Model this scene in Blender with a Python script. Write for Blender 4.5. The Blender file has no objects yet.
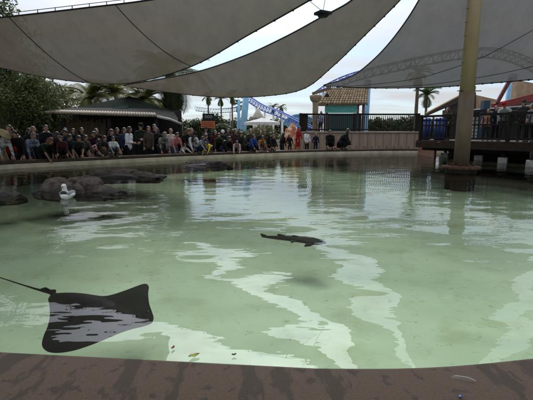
import bpy, bmesh, math, random
import numpy as np
from mathutils import Vector, Matrix, Quaternion
random.seed(7); RNG = np.random.default_rng(7)
SC = bpy.context.scene
COL = SC.collection
R = math.radians
CAM_Z, PITCH, F = 1.2, R(9.8), 400.0
GZ = -0.30                      # ground level; the water surface is z = 0
V = Vector

# ------------------------------------------------------------------ where things stand
def ray(px, py):
    vx = (px - 266.5) / F; vy = (200 - py) / F
    return V((vx, math.cos(PITCH) + vy * math.sin(PITCH), -math.sin(PITCH) + vy * math.cos(PITCH)))
def at(px, py, Y):
    d = ray(px, py); t = Y / d.y
    return V((t * d.x, Y, CAM_Z + t * d.z))
def on(px, py, z=0.0):
    d = ray(px, py); t = (z - CAM_Z) / d.z
    return V((t * d.x, t * d.y, z))
def proj(p):
    q = V(p) - V((0, 0, CAM_Z))
    dep = q.y * math.cos(PITCH) - q.z * math.sin(PITCH)
    up = q.y * math.sin(PITCH) + q.z * math.cos(PITCH)
    return 266.5 + F * q.x / dep, 200 - F * up / dep

# ------------------------------------------------------------------ mesh building
def frame_of(d):
    d = V(d).normalized()
    a = V((0, 0, 1)) if abs(d.z) < .9 else V((1, 0, 0))
    u = d.cross(a).normalized(); w = u.cross(d).normalized()
    return u, w
class MB:
    def __init__(s): s.v = []; s.f = []; s.m = []; s.sm = []
    def add(s, verts, faces, mi=0, smooth=False):
        o = len(s.v); s.v += [tuple(p) for p in verts]
        for f in faces: s.f.append(tuple(i + o for i in f)); s.m.append(mi); s.sm.append(smooth)
        return s
    def box(s, c, size, rz=0, mi=0, M=None):
        hx, hy, hz = (q / 2 for q in size); c = V(c)
        rot = M if M else Matrix.Rotation(rz, 3, 'Z')
        vs = [c + rot @ V((x * hx, y * hy, z * hz)) for x in (-1, 1) for y in (-1, 1) for z in (-1, 1)]
        return s.add(vs, [(0, 1, 3, 2), (4, 6, 7, 5), (0, 4, 5, 1), (2, 3, 7, 6), (0, 2, 6, 4), (1, 5, 7, 3)], mi)
    def beam(s, a, b, w, h, mi=0):
        a, b = V(a), V(b); d = (b - a); L = d.length; d.normalize()
        u = d.cross(V((0, 0, 1))); u = u.normalized() if u.length > 1e-4 else V((1, 0, 0)); k = u.cross(d)
        return s.box((a + b) / 2, (L, w, h), mi=mi, M=Matrix((d, u, k)).transposed())
    def tube(s, pts, r, n=8, mi=0, cap=True, smooth=True):
        pts = [V(p) for p in pts]; N = len(pts)
        rs = r if isinstance(r, (list, tuple)) else [r] * N
        vs, fs = [], []
        u = None
        for i, p in enumerate(pts):
            d = pts[min(i + 1, N - 1)] - pts[max(i - 1, 0)]
            if d.length < 1e-9: d = V((0, 0, 1))
            d.normalize()
            if u is None: u, w = frame_of(d)
            else:
                u = (u - d * u.dot(d)); u = u.normalized() if u.length > 1e-6 else frame_of(d)[0]; w = u.cross(d)
            for k in range(n):
                a = 2 * math.pi * k / n
                vs.append(p + (u * math.cos(a) + w * math.sin(a)) * rs[i])
        for i in range(N - 1):
            for k in range(n):
                a, b = i * n + k, i * n + (k + 1) % n
                fs.append((a, b, b + n, a + n))
        if cap: fs += [tuple(range(n))[::-1], tuple(range((N - 1) * n, N * n))]
        return s.add(vs, fs, mi, smooth)
    def cap(s, a, b, ra, rb, n=10, mi=0):
        a, b = V(a), V(b); d = b - a; L = d.length
        d = d / L if L > 1e-6 else V((0, 0, 1))
        pts, rs = [], []
        for t in (-.98, -.8, -.45): pts.append(a + d * ra * t); rs.append(ra * math.sqrt(1 - t * t))
        pts.append(a); rs.append(ra); pts.append(b); rs.append(rb)
        for t in (.45, .8, .98): pts.append(b + d * rb * t); rs.append(rb * math.sqrt(1 - t * t))
        return s.tube(pts, rs, n, mi)
    def ball(s, c, r, n=10, mi=0):
        c = V(c); r = V(r) if hasattr(r, '__len__') else V((r, r, r)); vs = []; fs = []; m = n // 2 + 1
        for i in range(1, m):
            th = math.pi * i / m
            for k in range(n):
                a = 2 * math.pi * k / n
                vs.append(c + V((r.x * math.sin(th) * math.cos(a), r.y * math.sin(th) * math.sin(a), r.z * math.cos(th))))
        t = len(vs); vs += [c + V((0, 0, r.z)), c - V((0, 0, r.z))]
        for i in range(m - 2):
            for k in range(n): a, b = i * n + k, i * n + (k + 1) % n; fs.append((a, a + n, b + n, b))
        for k in range(n): fs.append((t, k, (k + 1) % n)); fs.append((t + 1, (m - 2) * n + (k + 1) % n, (m - 2) * n + k))
        return s.add(vs, fs, mi, True)
    def lathe(s, c, prof, n=24, mi=0, smooth=True):
        c = V(c); vs, fs = [], []
        for r, z in prof:
            for k in range(n): a = 2 * math.pi * k / n; vs.append(c + V((r * math.cos(a), r * math.sin(a), z)))
        for i in range(len(prof) - 1):
            for k in range(n): a, b = i * n + k, i * n + (k + 1) % n; fs.append((a, b, b + n, a + n))
        fs += [tuple(range(n))[::-1], tuple(range((len(prof) - 1) * n, len(prof) * n))]
        return s.add(vs, fs, mi, smooth)
    def prism(s, poly, ext, mi=0):
        n = len(poly); poly = [V(p) for p in poly]; ext = V(ext)
        vs = poly + [p + ext for p in poly]
        fs = [tuple(range(n))[::-1], tuple(range(n, 2 * n))] + [(k, (k + 1) % n, (k + 1) % n + n, k + n) for k in range(n)]
        return s.add(vs, fs, mi)
    def grid(s, rows, mi=0, smooth=True, closed=False):
        n = len(rows[0]); vs = [p for r in rows for p in r]; fs = []
        for i in range(len(rows) - 1):
            for k in range(n if closed else n - 1):
                a, b = i * n + k, i * n + (k + 1) % n; fs.append((a, b, b + n, a + n))
        return s.add(vs, fs, mi, smooth)
    def build(s, name, mats, parent=None, local=False):
        me = bpy.data.meshes.new(name)
        off = V((0, 0, 0))
        if parent is not None and not local: off = ORG[parent.name]
        me.from_pydata([(p[0] - off.x, p[1] - off.y, p[2] - off.z) for p in s.v], [], s.f)
        if not isinstance(mats, (list, tuple)): mats = [mats]
        for m in mats: me.materials.append(m)
        me.polygons.foreach_set('material_index', s.m); me.polygons.foreach_set('use_smooth', s.sm)
        me.update()
        o = bpy.data.objects.new(name, me); COL.objects.link(o)
        if parent is not None: o.parent = parent; ORG[o.name] = V((0, 0, 0)) if local else off
        else: ORG[o.name] = V((0, 0, 0))
        return o
ORG = {}
def tag(o, label=None, cat=None, group=None, kind=None):
    if label: o['label'] = label
    if cat: o['category'] = cat
    if group: o['group'] = group
    if kind: o['kind'] = kind
    return o
def thing(name, label, cat, loc=(0, 0, 0), group=None, rz=0):
    o = bpy.data.objects.new(name, None); o.empty_display_size = .2; COL.objects.link(o)
    o.location = loc; o.rotation_euler = (0, 0, rz); ORG[o.name] = V(loc)
    return tag(o, label, cat, group)
def catmull(pts, n):
    P = [np.array(p, float) for p in pts]; P = [2 * P[0] - P[1]] + P + [2 * P[-1] - P[-2]]
    out = []; m = len(P) - 3
    for i in range(n):
        t = i / (n - 1) * m; k = min(int(t), m - 1); t -= k
        a, b, c, d = P[k:k + 4]
        out.append(.5 * (2 * b + (c - a) * t + (2 * a - 5 * b + 4 * c - d) * t * t + (3 * b - a - 3 * c + d) * t ** 3))
    return out

# ------------------------------------------------------------------ materials
MC = {}
def base_mat(name):
    m = bpy.data.materials.new(name); m.use_nodes = True
    nt = m.node_tree; return m, nt, nt.nodes, nt.links, nt.nodes['Principled BSDF']
def P(name, c1, c2=None, scale=6, rough=.75, bump=0, metal=0, detail=5, stretch=(1, 1, 1), spec=.4, lo=.35, hi=.65, bscale=None, island=0, translucent=0):
    if name in MC: return MC[name]
    m, nt, N, L, b = base_mat(name)
    b.inputs['Roughness'].default_value = rough; b.inputs['Metallic'].default_value = metal
    b.inputs['Specular IOR Level'].default_value = spec
    tc = N.new('ShaderNodeTexCoord'); mp = N.new('ShaderNodeMapping'); mp.inputs['Scale'].default_value = stretch
    L.new(tc.outputs['Object'], mp.inputs['Vector'])
    c2 = c2 or tuple(x * .75 for x in c1)
    nz = N.new('ShaderNodeTexNoise'); nz.inputs['Scale'].default_value = scale; nz.inputs['Detail'].default_value = detail
    L.new(mp.outputs['Vector'], nz.inputs['Vector'])
    rp = N.new('ShaderNodeValToRGB'); rp.color_ramp.elements[0].position = lo; rp.color_ramp.elements[1].position = hi
    rp.color_ramp.elements[0].color = (*c1, 1); rp.color_ramp.elements[1].color = (*c2, 1)
    fac = nz.outputs['Fac']
    if island:
        g = N.new('ShaderNodeNewGeometry'); mx = N.new('ShaderNodeMix'); mx.inputs[0].default_value = island
        L.new(fac, mx.inputs[2]); L.new(g.outputs['Random Per Island'], mx.inputs[3]); fac = mx.outputs[0]
    L.new(fac, rp.inputs['Fac']); L.new(rp.outputs['Color'], b.inputs['Base Color'])
    if bump:
        n2 = N.new('ShaderNodeTexNoise'); n2.inputs['Scale'].default_value = bscale or scale * 3; n2.inputs['Detail'].default_value = 6
        L.new(mp.outputs['Vector'], n2.inputs['Vector'])
        bp = N.new('ShaderNodeBump'); bp.inputs['Strength'].default_value = .8; bp.inputs['Distance'].default_value = bump
        L.new(n2.outputs['Fac'], bp.inputs['Height']); L.new(bp.outputs['Normal'], b.inputs['Normal'])
    if translucent:
        tr = N.new('ShaderNodeBsdfTranslucent'); L.new(rp.outputs['Color'], tr.inputs['Color'])
        ms = N.new('ShaderNodeMixShader'); ms.inputs[0].default_value = translucent
        L.new(b.outputs[0], ms.inputs[1]); L.new(tr.outputs[0], ms.inputs[2]); L.new(ms.outputs[0], N['Material Output'].inputs['Surface'])
    MC[name] = m; return m
def cloth(c, pattern=None, c2=(.5, .5, .5)):
    key = 'cloth_%s_%s_%s' % (c, pattern, c2)
    if key in MC: return MC[key]
    if pattern is None: return P(key, c, tuple(x * .7 for x in c), scale=9, rough=.9, bump=.004, spec=.15)
    m, nt, N, L, b = base_mat(key); b.inputs['Roughness'].default_value = .9; b.inputs['Specular IOR Level'].default_value = .15
    tc = N.new('ShaderNodeTexCoord')
    if pattern == 'check':
        t = N.new('ShaderNodeTexChecker'); t.inputs['Scale'].default_value = 22
        t.inputs['Color1'].default_value = (*c, 1); t.inputs['Color2'].default_value = (*c2, 1)
        L.new(tc.outputs['Object'], t.inputs['Vector']); L.new(t.outputs['Color'], b.inputs['Base Color'])
    else:
        if pattern == 'stripe':
            t = N.new('ShaderNodeTexWave'); t.bands_direction = 'Z'; t.inputs['Scale'].default_value = 6; o = t.outputs['Fac']
        else:
            t = N.new('ShaderNodeTexVoronoi'); t.inputs['Scale'].default_value = 14; sep = N.new('ShaderNodeSeparateColor')
            L.new(t.outputs['Color'], sep.inputs[0]); o = sep.outputs[0]
        L.new(tc.outputs['Object'], t.inputs['Vector'])
        rp = N.new('ShaderNodeValToRGB'); rp.color_ramp.interpolation = 'CONSTANT'; rp.color_ramp.elements[1].position = .5
        rp.color_ramp.elements[0].color = (*c, 1); rp.color_ramp.elements[1].color = (*c2, 1)
        L.new(o, rp.inputs['Fac']); L.new(rp.outputs['Color'], b.inputs['Base Color'])
    MC[key] = m; return m

def sail_mat(name, c, trans, weave=.05):
    m, nt, N, L, b = base_mat(name)
    tc = N.new('ShaderNodeTexCoord')
    nz = N.new('ShaderNodeTexNoise'); nz.inputs['Scale'].default_value = 1.6; nz.inputs['Detail'].default_value = 10; nz.inputs['Roughness'].default_value = .65
    mp = N.new('ShaderNodeMapping'); mp.inputs['Scale'].default_value = (1.5, .6, 1.5); mp.inputs['Rotation'].default_value = (0, 0, .6)
    L.new(tc.outputs['Object'], mp.inputs['Vector']); L.new(mp.outputs[0], nz.inputs['Vector'])
    rp = N.new('ShaderNodeValToRGB'); rp.color_ramp.elements[0].position = .3; rp.color_ramp.elements[1].position = .7
    rp.color_ramp.elements[0].color = (*[x * .78 for x in c], 1); rp.color_ramp.elements[1].color = (*c, 1)
    L.new(nz.outputs['Fac'], rp.inputs['Fac'])
    wv = N.new('ShaderNodeTexNoise'); wv.inputs['Scale'].default_value = 55; wv.inputs['Detail'].default_value = 2
    L.new(tc.outputs['Object'], wv.inputs['Vector'])
    bp = N.new('ShaderNodeBump'); bp.inputs['Distance'].default_value = .01; bp.inputs['Strength'].default_value = .5; L.new(wv.outputs['Fac'], bp.inputs['Height'])
    wm = N.new('ShaderNodeMapping'); wm.inputs['Scale'].default_value = (2.2, .35, 1.2); wm.inputs['Rotation'].default_value = (0, 0, .9); L.new(tc.outputs['Object'], wm.inputs['Vector'])
    wn = N.new('ShaderNodeTexNoise'); wn.inputs['Scale'].default_value = 1.5; wn.inputs['Detail'].default_value = 4; L.new(wm.outputs[0], wn.inputs['Vector'])
    b2 = N.new('ShaderNodeBump'); b2.inputs['Distance'].default_value = .10; b2.inputs['Strength'].default_value = .6; L.new(wn.outputs['Fac'], b2.inputs['Height']); L.new(bp.outputs[0], b2.inputs['Normal']); bp = b2
    df = N.new('ShaderNodeBsdfDiffuse'); L.new(rp.outputs[0], df.inputs['Color']); L.new(bp.outputs[0], df.inputs['Normal'])
    tl = N.new('ShaderNodeBsdfTranslucent'); L.new(rp.outputs[0], tl.inputs['Color']); L.new(bp.outputs[0], tl.inputs['Normal'])
    ms = N.new('ShaderNodeMixShader'); ms.inputs[0].default_value = trans
    L.new(df.outputs[0], ms.inputs[1]); L.new(tl.outputs[0], ms.inputs[2])
    tp_ = N.new('ShaderNodeBsdfTransparent'); m3 = N.new('ShaderNodeMixShader'); m3.inputs[0].default_value = weave
    L.new(ms.outputs[0], m3.inputs[1]); L.new(tp_.outputs[0], m3.inputs[2]); L.new(m3.outputs[0], N['Material Output'].inputs['Surface'])
    N.remove(b); return m

def water_mat():
    m, nt, N, L, b = base_mat('water'); N.remove(b)
    tc = N.new('ShaderNodeTexCoord')
    def nz(scale, stretch, detail, rough=.5, dist=0):
        mp = N.new('ShaderNodeMapping'); mp.inputs['Scale'].default_value = stretch; L.new(tc.outputs['Object'], mp.inputs['Vector'])
        n = N.new('ShaderNodeTexNoise'); n.inputs['Scale'].default_value = scale; n.inputs['Detail'].default_value = detail
        n.inputs['Roughness'].default_value = rough; n.inputs['Distortion'].default_value = dist
        L.new(mp.outputs[0], n.inputs['Vector']); return n.outputs['Fac']
    a = nz(WAVES[0][0], (.9, 1.1, 1), 0, .4, 0); c = nz(WAVES[1][0], (.6, 1.5, 1), 2, .5, .2); e = nz(WAVES[2][0], (.9, 1.1, 1), 0)
    sp = N.new('ShaderNodeSeparateXYZ'); L.new(tc.outputs['Object'], sp.inputs[0])
    cur = N.new('ShaderNodeMapRange'); cur.inputs[1].default_value = 2.5; cur.inputs[2].default_value = 8.0; cur.inputs[3].default_value = .24; cur.inputs[4].default_value = .62
    big = N.new('ShaderNodeMapRange'); big.inputs[1].default_value = 3.0; big.inputs[2].default_value = 8.0; big.inputs[3].default_value = 1.0; big.inputs[4].default_value = .42; L.new(sp.outputs[1], big.inputs[0]); L.new(sp.outputs[1], cur.inputs[0])   # calmer in the lee of the near rim
    prev = None
    for h, (s_, d_) in zip((a, c, e), WAVES):
        bp = N.new('ShaderNodeBump'); bp.inputs['Strength'].default_value = 1; bp.inputs['Distance'].default_value = d_
        L.new(h, bp.inputs['Height'])
        if True:
            mu = N.new('ShaderNodeMath'); mu.operation = 'MULTIPLY'; mu.inputs[1].default_value = d_; L.new((cur if d_ < .01 else big).outputs[0], mu.inputs[0]); L.new(mu.outputs[0], bp.inputs['Distance'])
        if prev: L.new(prev, bp.inputs['Normal'])
        prev = bp.outputs['Normal']
    fr = N.new('ShaderNodeFresnel'); fr.inputs['IOR'].default_value = WATER_IOR; L.new(prev, fr.inputs['Normal'])
    gl = N.new('ShaderNodeBsdfGlossy'); gl.inputs['Roughness'].default_value = .015; L.new(prev, gl.inputs['Normal'])
    tr = N.new('ShaderNodeBsdfTransparent'); tr.inputs['Color'].default_value = (.85, .91, .82, 1)
    ms = N.new('ShaderNodeMixShader'); L.new(fr.outputs[0], ms.inputs[0]); L.new(tr.outputs[0], ms.inputs[1]); L.new(gl.outputs[0], ms.inputs[2])
    L.new(ms.outputs[0], N['Material Output'].inputs['Surface'])
    return m
WAVES = [(2.1, .020), (4.8, .0064), (10.0, .0012)]
WATER_IOR = 1.46

M_COPING = None
def coping_mat():
    m, nt, N, L, b = base_mat('brown_coping')
    tc = N.new('ShaderNodeTexCoord')
    n1 = N.new('ShaderNodeTexNoise'); n1.inputs['Scale'].default_value = 120; n1.inputs['Detail'].default_value = 12; n1.inputs['Roughness'].default_value = .75; L.new(tc.outputs['Object'], n1.inputs['Vector'])
    r1 = N.new('ShaderNodeValToRGB'); r1.color_ramp.elements[0].position = .32; r1.color_ramp.elements[1].position = .70
    r1.color_ramp.elements[0].color = (.034, .023, .0155, 1); r1.color_ramp.elements[1].color = (.072, .049, .034, 1); L.new(n1.outputs['Fac'], r1.inputs['Fac'])
    mp = N.new('ShaderNodeMapping'); mp.inputs['Rotation'].default_value = (0, 0, -.55); mp.inputs['Scale'].default_value = (5, 1.6, 2); L.new(tc.outputs['Object'], mp.inputs['Vector'])
    n2 = N.new('ShaderNodeTexNoise'); n2.inputs['Scale'].default_value = 1.6; n2.inputs['Detail'].default_value = 6; n2.inputs['Roughness'].default_value = .6; L.new(mp.outputs[0], n2.inputs['Vector'])
    r2 = N.new('ShaderNodeValToRGB'); r2.color_ramp.elements[0].position = .54; r2.color_ramp.elements[1].position = .565; L.new(n2.outputs['Fac'], r2.inputs['Fac'])
    n3 = N.new('ShaderNodeTexNoise'); n3.inputs['Scale'].default_value = 16; n3.inputs['Detail'].default_value = 3; L.new(tc.outputs['Object'], n3.inputs['Vector'])
    r3 = N.new('ShaderNodeValToRGB'); r3.color_ramp.elements[0].position = .61; r3.color_ramp.elements[1].position = .635; L.new(n3.outputs['Fac'], r3.inputs['Fac'])
    mm = N.new('ShaderNodeMath'); mm.operation = 'MAXIMUM'; L.new(r2.outputs[0], mm.inputs[0]); L.new(r3.outputs[0], mm.inputs[1])
    mx = N.new('ShaderNodeMix'); mx.data_type = 'RGBA'; mx.blend_type = 'MULTIPLY'; mx.inputs[7].default_value = (.50, .48, .47, 1)
    L.new(mm.outputs[0], mx.inputs[0]); L.new(r1.outputs['Color'], mx.inputs[6]); L.new(mx.outputs[2], b.inputs['Base Color'])
    rr = N.new('ShaderNodeMapRange'); rr.inputs[3].default_value = .7; rr.inputs[4].default_value = .5; L.new(mm.outputs[0], rr.inputs[0]); L.new(rr.outputs[0], b.inputs['Roughness'])
    bp = N.new('ShaderNodeBump'); bp.inputs['Distance'].default_value = .004; L.new(n1.outputs['Fac'], bp.inputs['Height']); L.new(bp.outputs[0], b.inputs['Normal'])
    b.inputs['Specular IOR Level'].default_value = .15
    return m
def floor_mat():
    m, nt, N, L, b = base_mat('pool_floor')
    tc = N.new('ShaderNodeTexCoord')
    def nz(s, d, lo, hi, rough=.6):
        n = N.new('ShaderNodeTexNoise'); n.inputs['Scale'].default_value = s; n.inputs['Detail'].default_value = d; n.inputs['Roughness'].default_value = rough
        L.new(tc.outputs['Object'], n.inputs['Vector'])
        r = N.new('ShaderNodeMapRange'); r.inputs[1].default_value = lo; r.inputs[2].default_value = hi; L.new(n.outputs['Fac'], r.inputs[0]); return r.outputs[0]
    cur = None
    for fac, col in ((nz(.7, 6, .35, .7), (.50, .60, .45)), (nz(2.2, 8, .52, .78), (.42, .47, .30)), (nz(9, 6, .58, .76, .7), (.27, .31, .20)), (nz(1.1, 4, .66, .8), (.52, .50, .31))):
        mx = N.new('ShaderNodeMix'); mx.data_type = 'RGBA'; L.new(fac, mx.inputs[0]); mx.inputs[7].default_value = (*col, 1)
        if cur: L.new(cur, mx.inputs[6])
        else: mx.inputs[6].default_value = (.60, .68, .55, 1)
        cur = mx.outputs[2]
    # shade painted into the floor colour along the far side and under the boardwalk
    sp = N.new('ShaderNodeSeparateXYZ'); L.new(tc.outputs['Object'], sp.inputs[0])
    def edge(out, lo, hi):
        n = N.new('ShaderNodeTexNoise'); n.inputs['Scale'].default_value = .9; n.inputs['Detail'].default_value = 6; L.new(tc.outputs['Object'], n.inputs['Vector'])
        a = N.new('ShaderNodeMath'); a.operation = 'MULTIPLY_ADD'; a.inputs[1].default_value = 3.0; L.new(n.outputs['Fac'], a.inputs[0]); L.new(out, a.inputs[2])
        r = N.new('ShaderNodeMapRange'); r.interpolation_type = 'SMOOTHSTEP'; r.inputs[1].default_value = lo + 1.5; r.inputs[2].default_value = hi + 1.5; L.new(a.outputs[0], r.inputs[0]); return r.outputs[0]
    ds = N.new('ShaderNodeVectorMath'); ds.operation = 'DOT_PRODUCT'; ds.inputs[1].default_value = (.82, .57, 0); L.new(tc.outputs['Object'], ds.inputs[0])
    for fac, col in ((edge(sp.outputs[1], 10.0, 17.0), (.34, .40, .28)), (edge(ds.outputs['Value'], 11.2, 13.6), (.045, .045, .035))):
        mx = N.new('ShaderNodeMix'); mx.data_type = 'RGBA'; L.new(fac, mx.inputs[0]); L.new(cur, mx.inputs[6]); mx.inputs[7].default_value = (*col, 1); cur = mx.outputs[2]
    L.new(cur, b.inputs['Base Color']); b.inputs['Roughness'].default_value = .9; b.inputs['Specular IOR Level'].default_value = .1
    return m

M_LIP = P('tan_concrete', (.52, .46, .34), (.38, .33, .24), 3, .8, .006)
M_COPING = coping_mat()
M_GROUND = P('paving_concrete', (.22, .20, .17), (.15, .14, .12), 2, .85, .01)
M_ROCK = P('pool_rock', (.115, .094, .082), (.045, .037, .032), 7, .85, .05, bscale=14, spec=.1)
M_ROCKW = P('wet_rock', (.030, .028, .026), (.016, .015, .014), 6, .6, .03, spec=.15)
M_BLACK = P('black_metal', (.010, .010, .011), (.016, .016, .016), 8, .6, spec=.2)
M_BLACKW = P('black_stained_wood', (.016, .014, .013), (.022, .018, .015), 8, .8, .004, stretch=(1, 1, .2), spec=.12)
M_WOOD = P('weathered_wood', (.20, .14, .085), (.10, .07, .045), 7, .8, .01, stretch=(3, 3, .25))
M_DECKWOOD = P('brown_deck_wood', (.042, .026, .018), (.025, .017, .012), 5, .8, .008, spec=.15)
M_BARK = P('bark', (.10, .075, .055), (.05, .038, .03), 9, .9, .03, stretch=(1, 1, .3))
M_PALMBARK = P('palm_bark', (.13, .10, .075), (.06, .045, .035), 8, .9, .03, stretch=(1, 1, 4))
M_SKYBLUE = P('light_blue_paint', (.17, .36, .52), (.22, .43, .60), 3, .45)
M_TRACK = P('blue_track_paint', (.05, .10, .42), (.07, .14, .5), 3, .4)
M_GREYBLUE = P('grey_blue_paint', (.20, .26, .33), None, 3, .6)
M_WHITE = P('white_paint', (.75, .75, .73), (.62, .62, .60), 4, .6)
M_TENT = P('white_tent_cloth', (.60, .60, .59), (.5, .5, .5), 3, .8, translucent=.3)
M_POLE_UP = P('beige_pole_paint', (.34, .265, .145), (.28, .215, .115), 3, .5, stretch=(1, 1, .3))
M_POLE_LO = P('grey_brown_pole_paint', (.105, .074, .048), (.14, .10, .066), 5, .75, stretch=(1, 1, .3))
M_CONC = P('pale_concrete', (.40, .39, .36), (.28, .27, .24), 8, .85, .01)
M_RUST = P('rusty_base', (.10, .05, .03), (.05, .028, .02), 12, .85, .03, spec=.1)

# ------------------------------------------------------------------ the pool
OUT = [(0.2, 1.535), (1.15, 1.61), (2.8, 2.0), (5.6, 3.4), (8.6, 5.8), (11.6, 9), (13.6, 13), (13.4, 17.5), (11, 20.9), (7.7, 21.6), (5, 21.2), (2.2, 20.3),
       (-.6, 18.9), (-3.3, 17.1), (-5.9, 14.9), (-8.4, 12.6), (-10.3, 10.2), (-10.6, 7.6), (-8.8, 5), (-5.8, 3.1), (-2.9, 2.05), (-1.15, 1.655)]
closed = OUT[-2:] + OUT + OUT[:3]
fine = catmull(closed, (len(closed) - 1) * 12 + 1)[24:-36]
RIM = [np.array(p) for p in fine]
NR = len(RIM)
def offset(d):
    out = []
    for i in range(NR):
        t = RIM[(i + 1) % NR] - RIM[i - 1]; t /= np.linalg.norm(t)
        out.append(RIM[i] + np.array([t[1], -t[0]]) * d)      # the outline runs anticlockwise: outward is to the right
    return out
def ring(d, z): return [(p[0], p[1], z) for p in offset(d)]
mb = MB(); mb.add(ring(.0, 0), [tuple(range(NR))]); w = mb.build('water', water_mat()); tag(w, kind='structure')
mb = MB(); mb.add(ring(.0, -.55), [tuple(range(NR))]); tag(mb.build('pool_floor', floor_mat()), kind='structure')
rim = thing('pool_rim', 'low brown concrete rim with a tan inner lip running round the green pool', 'pool rim', (0, 0, 0))
mb = MB(); mb.grid([ring(0, -.6), ring(0, .115), ring(.012, .137), ring(.06, .14)], closed=True, smooth=False); mb.build('inner_lip', M_LIP, rim)
mb = MB(); mb.grid([ring(.03, .141), ring(.03, .225), ring(.04, .243), ring(.06, .25), ring(.50, .252), ring(.53, .235), ring(.535, .20), ring(.535, GZ - .05)], closed=True, smooth=True); mb.build('coping', M_COPING, rim)
g = MB(); c0 = np.array([0, 10.])
rows = [ring(.45, GZ)]
for rad in (30, 80, 300, 3000):
    rows.append([tuple((c0 + (np.array(p[:2]) - c0) / np.linalg.norm(np.array(p[:2]) - c0) * rad)) + (GZ,) for p in rows[0]])
g.grid(rows, closed=True, smooth=False); tag(g.build('ground', M_GROUND), kind='structure')

# puddle and litter on the near rim
def blob(c, rx, ry, h, n=22, seed=1, rz=0, amp=.2):
    r_ = random.Random(seed); ph = [r_.uniform(0, 6.3) for _ in range(3)]
    rows = []
    for t, zz in ((0, 1), (.5, .85), (.85, .45), (1, 0)):
        row = []
        for k in range(n):
            a = 2 * math.pi * k / n; q = 1 + amp * (math.sin(2 * a + ph[0]) + .6 * math.sin(3 * a + ph[1]) + .4 * math.sin(5 * a + ph[2])) / 2
            x, y = rx * t * q * math.cos(a), ry * t * q * math.sin(a)
            row.append((c[0] + x * math.cos(rz) - y * math.sin(rz), c[1] + x * math.sin(rz) + y * math.cos(rz), c[2] + h * zz))
        rows.append(row)
    return MB().grid(rows, closed=True)
def clear_mat():
    m, nt, N, L, b = base_mat('clear_water_film'); N.remove(b)
    fr = N.new('ShaderNodeFresnel'); fr.inputs['IOR'].default_value = 1.085
    gl = N.new('ShaderNodeBsdfGlossy'); gl.inputs['Roughness'].default_value = .25; tr = N.new('ShaderNodeBsdfTransparent'); tr.inputs[0].default_value = (.85, .83, .82, 1)
    ms = N.new('ShaderNodeMixShader'); L.new(fr.outputs[0], ms.inputs[0]); L.new(tr.outputs[0], ms.inputs[1]); L.new(gl.outputs[0], ms.inputs[2]); L.new(ms.outputs[0], N['Material Output'].inputs['Surface'])
    return m
q = on(464, 379, .253)
tag(blob(q, .042, .022, .002, seed=3, rz=-.35).build('puddle', clear_mat()), 'small clear puddle of water shining on the brown near rim', 'puddle')
def leaf(px, py, z, L_, col, label, rz):
    c = on(px, py, z); m = MB(); rows = []
    for i in range(7):
        t = i / 6; wd = L_ * .28 * math.sin(math.pi * min(.98, t * .93 + .05)); x = (t - .5) * L_
        zz = .004 + .012 * abs(t - .5)
        for_row = [(x, -wd, zz + .006), (x, 0, zz), (x, wd, zz + .006)]
        rows.append([(c.x + a * math.cos(rz) - b * math.sin(rz), c.y + a * math.sin(rz) + b * math.cos(rz), c.z + k) for a, b, k in for_row])
    m.grid(rows)
    tag(m.build('floating_leaf', P('leaf_%s' % label[:8], col, None, 40, .7)), label, 'leaf')
leaf(194, 357, .002, .06, (.17, .17, .03), 'yellow-green dead leaf floating in the pool beside the near rim', .5)
leaf(173, 349, .002, .03, (.13, .06, .02), 'tiny brown leaf scrap floating right of the big black ray', 1.2)
leaf(234, 356, .002, .025, (.05, .04, .02), 'dark speck of a leaf floating by the middle of the near rim', .2)
tag(MB().box(on(460, 396, .256), (.009, .006, .003), rz=.4).build('plastic_scrap', P('blue_scrap', (.02, .15, .5), None, 20, .5)), 'tiny blue scrap of plastic lying on the brown near rim', 'litter')

# rocks in the pool
def rock(c, r, seed, n=26, lumps=.10):
    n *= 2
    """a boulder: a noisy flattened dome"""
    rr = np.random.default_rng(seed); ks = rr.normal(size=(24, 3)) * np.geomspace(1.5, 18.0, 24)[:, None]; ph = rr.uniform(0, 6.3, 24)
    rows = []
    for i in range(30):
        th = math.pi * (i + .02) / 28.5 * .62
        row = []
        for k in range(n):
            a = 2 * math.pi * k / n
            d = np.array([math.sin(th) * math.cos(a), math.sin(th) * math.sin(a), math.cos(th)])
            q = 1 + lumps * sum(math.sin(ks[j] @ d + ph[j]) / (1 + j * .42) for j in range(24))
            row.append((c[0] + r[0] * d[0] * q, c[1] + r[1] * d[1] * q, c[2] + r[2] * d[2] * q))
        rows.append(row)
    return MB().grid(rows, closed=True)
def outcrop(name, label, slab, boulders, seed, grp):
    c = slab[0]; t = thing(name, label, 'rock', (c[0], c[1], 0), grp)
    rock((c[0], c[1], -.11), slab[1], seed, 34, .10).build('ledge', M_ROCKW, t)
    for i, (p, r) in enumerate(boulders): rock(p, (r[0] * .95, r[1], r[2] * .82), seed + 5 + i).build('boulder', M_ROCK, t)
b1 = on(76, 195); ZB = .0
outcrop('rock_outcrop', 'cluster of rounded brown boulders on a dark ledge behind the white gull', (on(78, 191), (.90, .42, .16)),
        [(on(57, 189), (.36, .30, .30)), (on(77, 187), (.26, .28, .30)), (on(91, 190), (.30, .28, .30)), (on(78, 193), (.13, .12, .19)), (on(101, 191), (.2, .2, .14))], 11, 'rock islands in the pool')
outcrop('rock_outcrop', 'long low dark rock island in front of the thatched hut', (on(122, 176), (1.15, .45, .17)),
        [(on(108, 175), (.45, .35, .24)), (on(128, 175), (.5, .35, .22)), (on(144, 176), (.35, .3, .14))], 37, 'rock islands in the pool')
outcrop('rock_outcrop', 'smallest dark flat rock island below the yellow-jacketed child', (on(207, 165), (.95, .5, .17)),
        [(on(198, 164.5), (.42, .35, .22)), (on(214, 165), (.45, .35, .2))], 53, 'rock islands in the pool')
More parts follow.
